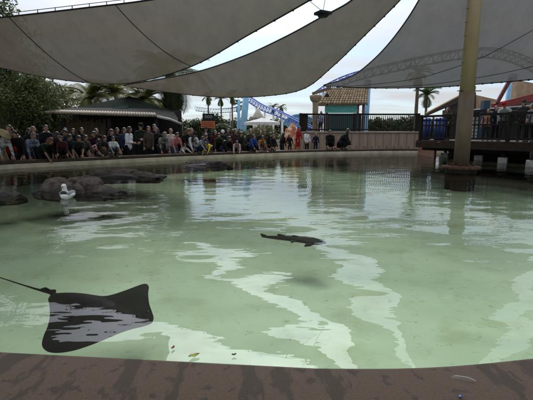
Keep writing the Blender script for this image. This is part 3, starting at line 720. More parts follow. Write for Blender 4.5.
track('small far coaster crest behind the woman in red', [at(284, 122, 70), at(292, 116, 70), at(302, 115, 70), at(312, 119, 70)], 1.8, .16, 20, [(6, M_WHITE), (13, M_WHITE)], m=M_SKYBLUE)
def white_canopy(label, px, py, Y, r, h):
    top = at(px, py, Y); t = thing('white_canopy', label, 'canopy', (top.x, Y, GZ), 'white canopies behind the bushes')
    n = 8; rows = [[(top.x + r * q * math.cos(2 * math.pi * k / n), Y + r * q * math.sin(2 * math.pi * k / n), top.z - h * q ** .8) for k in range(n)] for q in (.02, .35, .7, 1)]
    rows.append([(x, y, z - .22) for x, y, z in rows[-1]]); MB().grid(rows, closed=True, smooth=False).build('cloth', M_TENT, t)
    MB().tube([(top.x, Y, GZ), (top.x, Y, top.z)], .05, 8).build('pole', M_WHITE, t)
white_canopy('wide white canopy above the dry olive bush', 262, 117.5, 34, 1.5, .4)
white_canopy('smaller white canopy left of the coaster slope', 226, 126, 30, 1.3, .4)
def tower():
    c = at(258, 131, 50); t = thing('white_tower', 'small pale tower with pointed cap beyond the olive bush', 'tower', (c.x, 50, GZ)); zt = at(258, 111, 50).z
    MB().lathe((c.x, 50, GZ), [(.7, 0), (.6, zt - GZ - .9)], 12).build('shaft', P('cream_plaster', (.55, .50, .42), None, 4, .8), t)
    MB().lathe((c.x, 50, zt - .9), [(.75, 0), (.72, .15), (.08, 1.3)], 12).build('cap', P('beige_tower_cap', (.42, .38, .32), None, 4, .8), t)
tower()
# low pale building line and far tree masses on the horizon
def far_mass(px0, px1, py, Y, kind, seed, label):
    rng = np.random.default_rng(seed); t = thing('tree_belt', label, 'trees', (at((px0 + px1) / 2, 131, Y).x, Y, GZ)); cl = []
    for px in np.arange(px0, px1, 4): p = at(px, py + rng.uniform(-2, 3), Y); cl.append((np.array([p.x, Y, p.z / 2]), np.array([Y * .012, 1.5, p.z / 2 + .3])))
    v, f = leafmesh(cl, 12000, .32, rng); o = raw_mesh('far_trees', v, f, gmat(kind), None); COL.objects.unlink(o); COL.objects.link(o)
    bpy.data.objects.remove(t); tag(o, label, 'trees', kind='stuff')
far_mass(180, 320, 119, 95, 'dark', 61, 'far belt of dark trees beyond the coaster')
far_mass(366, 470, 119, 70, 'dark', 62, 'far belt of trees behind the railing on the right')

# peach mural rock and planter
M_PEACH = P('peach_painted_rock', (.66, .46, .30), (.48, .17, .09), 3.2, .8, .02, lo=.47, hi=.55)
a = at(291, 131, 23.2); rock((a.x, 23.2, GZ), (.60, .35, 1.75), 91, 40, .15).build('painted_rock', M_PEACH)
tag(bpy.data.objects['painted_rock'], 'tall peach and orange painted rock left of the woman in red', 'rock')
a = at(279.5, 131, 22.6); t = MB().box((a.x, 22.6, GZ + .5), (.42, .4, 1.0)).build('planter', P('beige_planter', (.40, .35, .27), None, 5, .8)); tag(t, 'beige concrete planter block beside the peach rock', 'planter')

# ------------------------------------------------------------------ terrace, railing, kiosk
TY0, TY1 = 22.3, 22.6
TA, TB = at(300, 131.5, TY0), at(419, 131.5, TY1)
def terrace():
    t = thing('terrace_wall', 'beige plank-faced retaining wall under the black railing', 'wall', (TA.x, TY0, GZ))
    zt = TA.z; h = zt - GZ - .07
    ang = math.atan2(TY1 - TY0, TB.x - TA.x); L_ = (V((TB.x, TY1)) - V((TA.x, TY0))).length
    mid = V(((TA.x + TB.x) / 2, (TY0 + TY1) / 2 + 2.0, GZ + h / 2))
    MB().box(mid, (L_, 4.0, h), rz=ang).build('wall_face', P('beige_wall', (.33, .25, .18), (.25, .185, .13), 1.6, .85, .01, stretch=(3, 1, .6)), t)
    MB().box((mid.x, mid.y - .02, GZ + h + .037), (L_ + .1, 4.1, .07), rz=ang).build('capping', P('wall_capping', (.36, .31, .25), None, 4, .8), t)
    m = P('wall_batten', (.19, .155, .12), None, 6, .85)
    for k in range(15):
        q = (k + .5) / 15; x = TA.x + (TB.x - TA.x) * q; y = TY0 + (TY1 - TY0) * q
        MB().box((x, y - .012, GZ + h * .55), (.02, .02, h * .88), rz=ang).build('batten', m, t)
    for k in range(9):
        q = .42 + k / 16; x = TA.x + (TB.x - TA.x) * q; y = TY0 + (TY1 - TY0) * q
        MB().box((x, y - .02, GZ + .62), (.05, .04, .10), rz=ang).build('anchor_plate', m, t)
terrace()
def railing(label, a, b, h, nb, posts, m, pw=.10, mid=False, group=None):
    a, b = V(a), V(b); t = thing('railing', label, 'railing', tuple(a), group); d = b - a; ang = math.atan2(d.y, d.x)
    MB().beam(a + V((0, 0, h)), b + V((0, 0, h)), .09, .09).build('top_rail', m, t); MB().beam(a + V((0, 0, .1)), b + V((0, 0, .1)), .06, .07).build('bottom_rail', m, t)
    if mid: MB().beam(a + V((0, 0, h * .62)), b + V((0, 0, h * .62)), .05, .06).build('middle_rail', m, t)
    for q in posts: MB().box(a + d * q + V((0, 0, h / 2 + .03)), (pw, pw + .01, h + .06), rz=ang).build('post', m, t)
    base = None
    for k in range(nb):
        p = a + d * ((k + .5) / nb) + V((0, 0, h / 2))
        if base is None: base = MB().box((0, 0, 0), (.032, .032, h - .15), rz=ang).build('baluster', m); base.parent = t; o = base
        else: o = base.copy(); COL.objects.link(o); o.parent = t
        o.location = p - V(a)
railing('black railing with upright bars along the top of the beige wall', (TA.x + .03, TY0 + .15, TA.z), (TB.x - .02, TY1 + .15, TB.z), .93, 62, (0.0, .455, .50, .985, 1), M_BLACKW, .13)
def end_box():
    a = at(305, 115, 22.2); t = MB().box((a.x - .02, TY0 + .3, TA.z + .49), (.42, .3, .98)).build('railing_cabinet', M_BLACKW); tag(t, 'tall black box at the left end of the terrace railing', 'cabinet')
end_box()
def kiosk():
    Y = 25.0; c = at(340, 131, Y); zf = TA.z - .07
    t = thing('tiled_kiosk', 'small kiosk with a tan tiled roof and teal sign behind the railing', 'kiosk', (c.x, Y, zf))
    e0, e1 = at(318.5, 104, Y - .5), at(366.5, 104, Y - .5); r0, r1 = at(328, 89, Y + .6), at(368, 89, Y + .6)
    b0, b1 = V((e0.x, Y + 1.7, e0.z)), V((e1.x, Y + 1.7, e1.z))
    m = MB(); m.add([e0, e1, r1, r0, b1, b0], [(0, 1, 2, 3), (3, 2, 4, 5), (1, 4, 2), (0, 3, 5), (0, 5, 4, 1)]); roof = m.build('roof', P('roof_underlay', (.12, .085, .06), None, 5, .8), t)
    m = MB(); rows = 7; n = 17
    for j in range(rows):
        for i in range(n):
            q0, q1 = j / rows, (j + 1.12) / rows; u = (i + .5) / n
            p0 = (e0 + (e1 - e0) * u); p1 = (r0 + (r1 - r0) * u)
            A_, B_ = p0 + (p1 - p0) * q0, p0 + (p1 - p0) * min(1, q1)
            m.tube([A_ + V((0, -.012, .02)), B_ + V((0, 0, .0))], [.078, .07], 7)
    m.build('roof_tiles', P('tan_barrel_tile', (.33, .245, .15), (.21, .15, .09), 3, .8, .01, island=.5), roof)
    MB().beam(r0 + V((0, 0, .03)), r1 + V((0, 0, .03)), .12, .1).build('ridge', M_TILE, roof)
    MB().beam(e1 + V((.03, 0, -.02)), r1 + V((.03, 0, -.02)), .06, .16).build('barge_board', P('dark_red_board', (.07, .02, .018), None, 6, .6), roof)
    s0, s1 = at(325, 105.5, Y - .2), at(357, 113, Y - .2)
    MB().box(((s0.x + s1.x) / 2, Y - .2, (s0.z + s1.z) / 2), (s1.x - s0.x, .08, s0.z - s1.z)).build('teal_sign', P('teal_board', (.055, .25, .25), (.10, .36, .33), 3, .6, stretch=(1, 1, 4)), t)
    for px in (327, 358, 363.5):
        p = at(px, 110, Y - .15); MB().box((p.x, Y - .1, (zf + e0.z) / 2), (.13, .13, e0.z - zf)).build('post', P('dark_red_post', (.15, .06, .06), (.1, .04, .04), 5, .6), t)
    s0, s1 = at(324, 113.5, Y + .5), at(360, 131, Y + .5)
    MB().box(((s0.x + s1.x) / 2, Y + .6, (zf + s0.z) / 2), (s1.x - s0.x, .1, s0.z - zf)).build('back_wall', P('dark_teal_wall', (.03, .10, .10), (.05, .17, .16), 2.5, .7, lo=.4, hi=.6), t)
    MB().box(((s0.x + s1.x) / 2, Y, zf + .5), (s1.x - s0.x - .3, .5, 1.0)).build('counter', P('dark_teal_counter', (.02, .06, .06), None, 4, .7), t)
kiosk()
def totem():
    Y = 23.6; c = at(315, 131, Y); zf = TA.z - .07; zt = at(315, 95, Y).z
    t = thing('carved_post', 'tan carved post with flared head left of the tiled kiosk', 'post', (c.x, Y, zf)); m = P('tan_carved_wood', (.33, .27, .18), (.22, .175, .11), 6, .85, .02)
    MB().lathe((c.x, Y, zf), [(.20, 0), (.17, .3), (.165, zt - zf - .55), (.19, zt - zf - .4)], 14).build('shaft', m, t)
    MB().lathe((c.x, Y, zt - .42), [(.19, .003), (.3, .12), (.34, .26), (.36, .38), (.22, .42)], 14).build('head', m, t)
    MB().beam((c.x - .2, Y, zt + .06), at(331, 88, Y), .14, .16).build('bracket', M_WOOD, t)
    p = at(327, 97, Y - .2); MB().lathe(p, [(.02, .22), (.05, .2), (.16, .02), (.13, 0)], 12).build('lantern', M_BLACK, t)
    MB().tube([p + V((0, 0, .2)), at(327, 90, Y)], .012, 5).build('lantern_hook', M_BLACK, t)
totem()

# ------------------------------------------------------------------ deck on piers at the right
DZ = .80
DA, DB, DC = V((6.35, 18.3, DZ)), V((9.25, 14.1, DZ)), V((11.6, 10.7, DZ))
DN = V((DB - DA).cross(V((0, 0, 1)))).normalized() * -1
if DN.x < 0: DN = -DN
def deck():
    t = thing('boardwalk', 'dark brown wooden boardwalk on piers along the right of the pool', 'boardwalk', tuple(DA))
    d = (DC - DA).normalized(); W_ = 3.4
    q = [DA + d * .5, DC + d * 2, DC + d * 2 + DN * W_, DA + d * .5 + DN * W_]
    MB().prism([p - V((0, 0, .06)) for p in q], (0, 0, .06)).build('planking', M_DECKWOOD, t)
    MB().beam(q[0] + V((0, 0, -.19)), q[1] + V((0, 0, -.19)), .09, .25).build('fascia', M_DECKWOOD, t)
    MB().beam(q[0] + DN * .5 + V((0, 0, -.36)), q[1] + DN * .5 + V((0, 0, -.36)), .12, .18).build('bearer', M_BLACKW, t)
    MB().beam(q[0] + DN * 2.6 + V((0, 0, -.5)), q[1] + DN * 2.6 + V((0, 0, -.5)), .12, .9).build('back_boarding', M_BLACKW, t)
    for px, py in ((445, 157.2), (478.5, 160.3), (502.5, 163), (531, 166.5), (566, 171)):
        p = on(px, py, 0)
        pl = MB().lathe(p, [(.09, -.56), (.075, .22), (.07, DZ - .3)], 12).build('pier', M_BLACKW, t)
        MB().box(p + V((0, 0, .10)), (.30, .30, .22), rz=.9).build('footing', M_CONC, pl)
    a = at(419.5, 142.5, 20.8); b = at(436, 143.5, 18.4)
    MB().beam((a.x, a.y, .35), (b.x, b.y, .35), .1, .85).build('end_boarding', P('red_brown_board', (.14, .055, .03), (.09, .04, .025), 4, .7), t)
deck()
dd = (DC - DA).normalized()
railing('dark boardwalk railing with wire-thin bars and broad handrail on the right', DA + dd * .6 + DN * .12, DC + dd * 1.5 + DN * .12, 1.02, 62, (0.0, .19, .36, .53, .70, .87, 1), M_BLACKW, .11, True)
def deck_spot(px, back):
    best = None
    for k in range(400):
        p = DA + (DC - DA) * (k / 300) + DN * back; q = proj(p + V((0, 0, .8)))[0]
        if best is None or abs(q - px) < best[0]: best = (abs(q - px), p)
    return best[1]
M_BLUEP = P('blue_plastic', (.016, .045, .19), (.012, .035, .14), 3, .5)
for px, Y, w_, lab in ((426.5, 18.9, .42, 'left of two tall blue bins behind the boardwalk railing'), (440, 18.2, .52, 'right of two tall blue bins behind the boardwalk railing')):
    p = deck_spot(px, .75); Y = p.y; t = thing('blue_bin', lab, 'bin', (p.x, Y, DZ), 'blue bins on the boardwalk')
    MB().lathe((p.x, Y, DZ), [(w_ * .42, .0), (w_ * .5, .85)], 20).build('body', M_BLUEP, t)
    MB().lathe((p.x, Y, DZ + .852), [(w_ * .53, 0), (w_ * .53, .05), (w_ * .3, .12)], 20).build('lid', M_BLUEP, t)
# shop front behind the boardwalk
def shop():
    Y = 20.0; c = at(500, 131, Y); t = thing('shop_front', 'dark shop front with teal post and white lattice window behind the boardwalk', 'shop', (c.x, Y, DZ))
    x0, x1 = at(464, 131, Y).x, at(640, 131, Y).x
    e = lambda px, py, y: at(px, py, y)
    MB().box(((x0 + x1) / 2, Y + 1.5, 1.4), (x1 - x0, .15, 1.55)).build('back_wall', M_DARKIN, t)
    MB().add([at(474, 110, Y - .8), at(560, 104, Y - .8), at(560, 107, Y - .8), at(474, 113, Y - .8), at(474, 109, Y + 1.6), at(560, 103, Y + 1.6)], [(0, 1, 5, 4), (0, 3, 2, 1)]).build('awning', M_BLACK, t)
    p = at(483.5, 125, Y - .6); MB().box((p.x, Y - .6, DZ + .9), (.30, .3, 1.8)).build('post', P('teal_blue_post', (.008, .042, .075), (.006, .034, .06), 4, .5), t)
    p0, p1 = at(470, 117, Y - .2), at(478.5, 139, Y - .2)
    wn = MB().box(((p0.x + p1.x) / 2, Y - .2, (p0.z + p1.z) / 2), (p1.x - p0.x, .05, p0.z - p1.z)).build('window', P('pale_window_blind', (.62, .66, .58), (.5, .56, .5), 5, .6), t)
    m = MB()
    for k in range(1, 6): z = p1.z + (p0.z - p1.z) * k / 6; m.box(((p0.x + p1.x) / 2, Y - .235, z), (p1.x - p0.x, .02, .03))
    m.box(((p0.x + p1.x) / 2, Y - .24, (p0.z + p1.z) / 2), (.03, .02, p0.z - p1.z)); m.build('muntins', P('grey_muntin', (.12, .14, .13), None, 5, .6), wn)
    p0, p1 = at(487, 115, Y + .3), at(500, 125, Y + .3)
    MB().box(((p0.x + p1.x) / 2, Y + .3, (p0.z + p1.z) / 2), (p1.x - p0.x, .05, p0.z - p1.z)).build('price_board', P('pale_board', (.5, .5, .42), (.06, .06, .05), 11, .6, lo=.52, hi=.56), t)
shop()
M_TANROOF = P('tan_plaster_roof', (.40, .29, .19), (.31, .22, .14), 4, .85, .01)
def roofs():
    Y = 27.; t = thing('brown_roofed_building', 'building with long brown eave sloping down left behind the sail pole', 'building', (at(462, 131, Y).x, Y, GZ))
    a, b, c, d = at(428, 113.5, Y), at(476, 88, Y), at(497, 97.5, Y), at(497, 108, Y)
    MB().prism([a, a + V((0, 0, -.14)), at(474, 96, Y), b], (0, .25, 0)).build('eave', P('dark_brown_eave', (.045, .03, .024), (.03, .02, .016), 5, .7), t)
    MB().prism([a + V((-.05, -.02, .01)), b + V((0, -.02, .012)), b + V((0, -.02, .11)), a + V((-.05, -.02, .09))], (0, .3, 0)).build('roof_edge', M_TANROOF, t)
    MB().prism([at(446, 108, Y + .1), at(476, 92, Y + .1), at(476, 116, Y + .1), at(446, 116, Y + .1)], (0, .2, 0)).build('gable', P('dark_gable_boards', (.035, .024, .019), None, 5, .8), t)
    MB().prism([at(476, 95, Y + .2), at(498, 100, Y + .2), at(498, 110, Y + .2), at(476, 110, Y + .2)], (0, .5, 0)).build('upper_wall', M_TANROOF, t)
    p0, p1 = at(446, 110, Y + 1), at(478, 131, Y + 1)
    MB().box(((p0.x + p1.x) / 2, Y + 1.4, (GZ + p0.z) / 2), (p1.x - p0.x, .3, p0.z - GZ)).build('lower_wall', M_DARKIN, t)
    Y = 25.; t = thing('red_fascia_building', 'tan building with a broad red fascia at the right edge', 'building', (at(530, 131, Y).x, Y, GZ))
    MB().prism([at(494, 103.6, Y), at(560, 87, Y), at(560, 95, Y), at(494, 110, Y)], (0, .3, 0)).build('fascia', P('red_fascia', (.21, .022, .020), (.15, .018, .016), 3, .55), t)
    MB().prism([at(517, 80, Y + .9), at(580, 92, Y + .9), at(580, 108, Y + .9), at(515, 108, Y + .9)], (0, .5, 0)).build('wall', M_TANROOF, t)
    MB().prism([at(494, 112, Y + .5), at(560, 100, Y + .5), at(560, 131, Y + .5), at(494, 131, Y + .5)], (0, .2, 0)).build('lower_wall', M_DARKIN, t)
    MB().beam(at(497, 103, Y - .1), at(511, 78, Y - .1), .14, .2).build('brace', P('dark_red_brace', (.10, .018, .022), None, 4, .6), t)
    MB().prism([at(494, 110.2, Y + .1), at(560, 95.2, Y + .1), at(560, 104, Y + .1), at(494, 114, Y + .1)], (0, .2, 0)).build('soffit', P('green_grey_soffit', (.10, .12, .09), None, 4, .7), t)
roofs()

# ------------------------------------------------------------------ people
SKIN = [P('skin_%d' % i, c, tuple(x * .85 for x in c), 25, .55, spec=.3) for i, c in enumerate(((.34, .19, .13), (.27, .15, .095), (.17, .09, .052), (.40, .24, .175)))]
M_EYE = P('dark_eye_mouth', (.02, .012, .01), None, 30, .4)
HAIR = {'black': P('black_hair', (.010, .008, .007), (.018, .014, .012), 40, .45, stretch=(1, 1, .2)), 'brown': P('brown_hair', (.045, .026, .015), (.03, .017, .01), 40, .5, stretch=(1, 1, .2)), 'grey': P('grey_hair', (.13, .125, .12), (.09, .085, .08), 40, .6, stretch=(1, 1, .2)), 'auburn': P('auburn_hair', (.12, .04, .018), (.08, .028, .013), 40, .5, stretch=(1, 1, .2))}
def ik(a, b, l1, l2, pole):
    a, b, pole = V(a), V(b), V(pole); d = b - a; L_ = min(d.length, (l1 + l2) * .995); d.normalize(); b = a + d * L_
    x = (l1 * l1 - l2 * l2 + L_ * L_) / (2 * L_); h = math.sqrt(max(0, l1 * l1 - x * x)); k = pole - d * pole.dot(d); k.normalize()
    return a + d * x + k * h, b
POSES = {   # hip (y, z), torso lean, head pitch, hands, feet
    'stand': dict(hip=(0, .93), lean=4, head=12, hands=[(-.22, .16, .86), (.22, .14, .84)], feet=[(-.12, 0), (.12, .03)]),
    'fold': dict(hip=(0, .93), lean=6, head=18, hands=[(-.02, .26, 1.05), (.06, .27, 1.02)], feet=[(-.11, .02), (.12, 0)]),
    'lean': dict(hip=(-.14, .86), lean=42, head=40, hands=[(-.2, .42, .56), (.2, .42, .56)], feet=[(-.14, -.05), (.14, .02)]),
    'reach': dict(hip=(-.12, .82), lean=66, head=45, hands=[(-.16, .40, .56), (.14, .78, .38)], feet=[(-.16, -.22), (.14, .05)]),
    'reach2': dict(hip=(-.12, .84), lean=58, head=45, hands=[(-.10, .74, .42), (.20, .62, .50)], feet=[(-.16, -.1), (.14, -.05)]),
    'crouch': dict(hip=(-.10, .34), lean=32, head=22, hands=[(-.16, .42, .57), (.16, .52, .50)], feet=[(-.14, .0), (.14, .06)]),
    'perch': dict(hip=(-.10, .30), lean=34, head=30, hands=[(-.15, .36, .16), (.16, .44, .06)], feet=[(-.15, .02), (.15, .04)]),
    'drape': dict(hip=(-.16, .34), lean=76, head=44, hands=[(-.12, .46, .02), (.16, .54, -.10)], feet=[(-.17, -.10), (.15, .0)]),
    'sit': dict(hip=(.28, .66), lean=14, head=22, hands=[(-.12, .5, .68), (.14, .52, .68)], feet=[(-.12, .62), (.12, .66)], fz=.30),
    'lie': dict(hip=(.12, .70), lean=80, head=35, hands=[(-.1, .86, .36), (.16, .80, .38)], feet=[(-.12, -.25), (.12, -.2)]),
}
def person(label, pos, yaw, h, pose, top, bottom, hair='black', hairlen=0, hat=None, skin=0, sleeves=1, shorts=False, seed=0, skirt=False, z=GZ, bulk=1.0, hood=None):
    s = h / 1.75; rr = random.Random(seed * 31 + 5); ps = POSES[pose]
    t = thing('person', label, 'person', (pos[0], pos[1], z), 'visitors round the pool', yaw + rr.uniform(-.4, .4)); t.scale = (s, s, s)
    hip = V((0, ps['hip'][0], ps['hip'][1])); A = R(ps['lean'] + rr.uniform(-4, 4)); tw = rr.uniform(-.12, .12)
    fw = V((tw, math.sin(A), math.cos(A))).normalized(); side = V((1, -tw, 0)).normalized(); front = side.cross(fw) * -1
    if front.y < 0 and A < 1: front = -front
    k = bulk
    belly, chest, sh, neck = hip + fw * .16, hip + fw * .34, hip + fw * .47, hip + fw * .56
    hp = R(ps['head'] + rr.uniform(-8, 8)); ht = rr.uniform(-.65, .65)
    Hm = Matrix.Rotation(ht, 3, 'Z') @ Matrix.Rotation(-hp, 3, 'X')
    hc = neck + (fw * .4 + V((0, .25, .75))).normalized() * .135
    H = lambda x, y, zz: hc + Hm @ V((x, y, zz))
    hips = [hip + side * sgn * .09 for sgn in (-1, 1)]; shs = [sh + side * sgn * .175 for sgn in (-1, 1)]
    legs, arms = [], []
    for i in (0, 1):
        f = V((ps['feet'][i][0], ps['feet'][i][1], ps.get('fz', 0) + .08)); kn, an = ik(hips[i], f, .43, .42, V((0, 1, .15))); legs.append((hips[i], kn, an))
        hd = V(ps['hands'][i]) / (1 if pose in ('stand', 'fold') else s) + V((rr.uniform(-.03, .03), rr.uniform(-.04, .04), rr.uniform(-.01, .03)))
        if pose in ('stand', 'fold'): hd = V(ps['hands'][i]) + V((rr.uniform(-.05, .05), rr.uniform(-.06, .1), rr.uniform(-.04, .12)))
        el, wr = ik(shs[i], hd, .285, .255, V(((-.5, .5)[i], -.6, -.4))); arms.append((shs[i], el, wr))
    m = MB()
    m.cap(hip, belly, .125, .115); m.cap(hip - side * .05, hip + side * .05, .12, .12); m.cap(belly, chest, .115, .13); m.cap(chest - side * .07, chest + side * .07, .115, .115); m.cap(sh - side * .12, sh + side * .12, .075, .075); m.cap(sh, hc, .06, .052)
    m.ball(H(0, -.005, .03), (.076, .092, .10), 12); m.ball(H(0, .025, -.055), (.056, .06, .062), 10); m.cap(H(0, .085, .015), H(0, .102, -.015), .012, .018, 6)
    for sg in (-1, 1): m.ball(H(sg * .077, -.005, .005), (.014, .022, .03), 8); m.cap(H(sg * .03, .078, .035), H(sg * .03, .078, .035) + V((0, 0, .001)), .02, .02, 6)
    fingers = []
    if not hairlen and not hat and rr.random() < .55: hairlen = rr.choice((.06, .12, .2))
    for i, (a, b, c) in enumerate(arms):
        m.cap(a, b, .050, .040); m.cap(b, c, .040, .027)
        d = (c - b).normalized(); u = d.cross(V((0, 1, .3))).normalized(); n_ = u.cross(d)
        pe = c + d * .085; m.cap(c, pe, .028, .032); m.cap(c + d * .05 + u * .018, pe + u * .022, .018, .016); m.cap(c + d * .05 - u * .018, pe - u * .022, .018, .016)
        curl = rr.uniform(.2, .8)
        for j, fl in enumerate((.062, .074, .070, .054)):
            o = pe + u * (-.030 + .020 * j) - d * .01; k1 = o + (d - n_ * curl * .4).normalized() * fl * .6; k2 = k1 + (d - n_ * curl * 1.3).normalized() * fl * .55
            fingers += [(o, k1, .0095, .0088), (k1, k2, .0088, .0070)]
        sgn = 1 if i == 0 else -1; o = c + d * .03 + u * .02 * sgn; k1 = o + (d * .6 + u * sgn * .8).normalized() * .045; k2 = k1 + (d + u * sgn * .2 - n_ * .3).normalized() * .032
        fingers += [(o, k1, .0125, .0105), (k1, k2, .0105, .008)]
    for i, (a, b, c) in enumerate(legs):
        m.cap(a, b, .082, .056); m.cap(b, c, .056, .036); m.cap(c, c + V((0, .13, -.05)), .04, .028)
    m2 = MB()
    for sg in (-1, 1): m2.ball(H(sg * .031, .088, .03), (.016, .009, .010), 8, 0)
    m2.cap(H(-.02, .083, -.05), H(.02, .083, -.05), .007, .007, 6)
    m2.cap(H(-.046, .078, .052), H(.046, .078, .052), .008, .008, 6)
    o = m.build('body', [SKIN[skin], M_EYE], t, local=True); REM.append((o, .014, (fingers, m2)))
    # clothes follow the same bones
    c = MB(); c.cap(hip - fw * .04, belly, .142 * k, .136 * k); c.cap(hip - side * .05, hip + side * .05, .135 * k, .135 * k); c.cap(belly, chest, .136 * k, .148 * k); c.cap(chest - side * .08, chest + side * .08, .128 * k, .128 * k); c.cap(sh - side * .12, sh + side * .12, .092, .092); c.cap(sh, neck, .085, .068)
    for a, b, w_ in arms:
        if sleeves >= 1: c.cap(a, b, .068, .056); c.cap(b, b + (w_ - b) * .92, .056, .042)
        else: c.cap(a, a + (b - a) * .75, .068, .062)
    o = c.build('top', top, t, local=True); REM.append((o, .016, ([], None)))
    c = MB(); c.cap(hip + fw * .02, hip - V((0, 0, .04)), .134, .13); c.cap(hip - side * .06, hip + side * .06, .128, .128)
    for a, b, f in legs:
        if skirt: c.cap(a, a + (b - a) * .9, .12, .16)
        else:
            c.cap(a, b, .098, .072)
            if not shorts: c.cap(b, f, .072, .054)
    o = c.build('skirt' if skirt else 'trousers', bottom, t, local=True); REM.append((o, .018, ([], None)))
    for a, b, f in legs:
        c = MB(); c.cap(f + V((0, -.03, -.045)), f + V((0, .15, -.052)), .042, .036, 8); c.build('shoe', P('dark_shoe', (.03, .03, .032), None, 12, .6), t, local=True)
    if hair:
        c = MB(); c.ball(H(0, -.030, .052), (.094, .096, .096), 12); c.ball(H(0, -.045, -.01), (.088, .078, .105), 10)
        for sg in (-1, 1): c.cap(H(sg * .068, -.02, .06), H(sg * .074, -.03, -.03), .026, .022)
        if hairlen:
            bk = hc - fw * .02 - V((0, .08, .06))
            for sg in (-1, 0, 1): c.cap(H(sg * .055, -.06, -.03), H(sg * .06, -.07, -.06) + V((sg * .02, -.03 + .06 * math.sin(A), -hairlen)), .05, .028)
            if hairlen > .2:
                for sg in (-1, 1): c.cap(H(sg * .078, .0, .0), H(sg * .088, .03, -.06) + V((0, .03 * math.sin(A), -hairlen * .8)), .03, .02)
        o = c.build('hair', HAIR[hair], t, local=True); REM.append((o, .014, ([], None)))
    if hat:
        kind, hm = hat; c = MB(); Q = Hm.to_4x4()
        def lt(prof, off):
            rows = [[H(r * math.cos(a), r * 1.1 * math.sin(a) + off, zz) for a in np.linspace(0, 2 * math.pi, 19)[:-1]] for r, zz in prof]; c.grid(rows, closed=True); c.add(rows[-1], [tuple(range(18))])
        if kind == 'brim': lt([(.10, .055), (.21, .05), (.215, .056), (.105, .075), (.10, .14), (.07, .165)], -.01)
        elif kind == 'cap':
            lt([(.096, .05), (.094, .10), (.07, .145), (.03, .16)], -.012); c.add([H(-.07, .075, .062), H(.07, .075, .062), H(.05, .17, .05), H(-.05, .17, .05), H(-.07, .075, .07), H(.07, .075, .07), H(.05, .17, .057), H(-.05, .17, .057)], [(0, 3, 2, 1), (4, 5, 6, 7), (2, 3, 7, 6), (1, 2, 6, 5), (0, 4, 7, 3)])
        else: lt([(.097, .03), (.10, .07), (.085, .13), (.04, .165)], -.012)
        c.build('hat', hm, t, local=True)
    if hood is not None:
        c = MB(); c.cap(neck - side * .06 - V((0, .05, 0)), neck + side * .06 - V((0, .05, 0)), .06, .06); c.build('hood', hood, t, local=True)
    return t
def rim_spot(px, off):
    P_ = offset(.535 + off); best = None
    for i in range(NR):
        p = P_[i]
        if p[1] < 11: continue
        q = proj((p[0], p[1], .5))[0]
        if best is None or abs(q - px) < best[0]:
            tt = RIM[(i + 1) % NR] - RIM[i - 1]; tt /= np.linalg.norm(tt); best = (abs(q - px), p, np.array([tt[1], -tt[0]]))
    return best[1], best[2]
BLK, NAVY, DGRN, CHAR = cloth((.010, .010, .011)), cloth((.012, .016, .035)), cloth((.012, .022, .016)), cloth((.028, .028, .030))
TEAL, WHT, GREY, RED, YEL, PINK, ORNG, BLUE, BRN = cloth((.012, .035, .05)), cloth((.62, .63, .66)), cloth((.22, .23, .25)), cloth((.30, .015, .018)), cloth((.46, .36, .03)), cloth((.42, .27, .26)), cloth((.30, .13, .025)), cloth((.02, .05, .22)), cloth((.06, .04, .028))
DENIM, KHAKI = cloth((.035, .05, .09)), cloth((.16, .12, .08))
STRAW = P('straw', (.42, .32, .18), (.32, .24, .13), 30, .85)
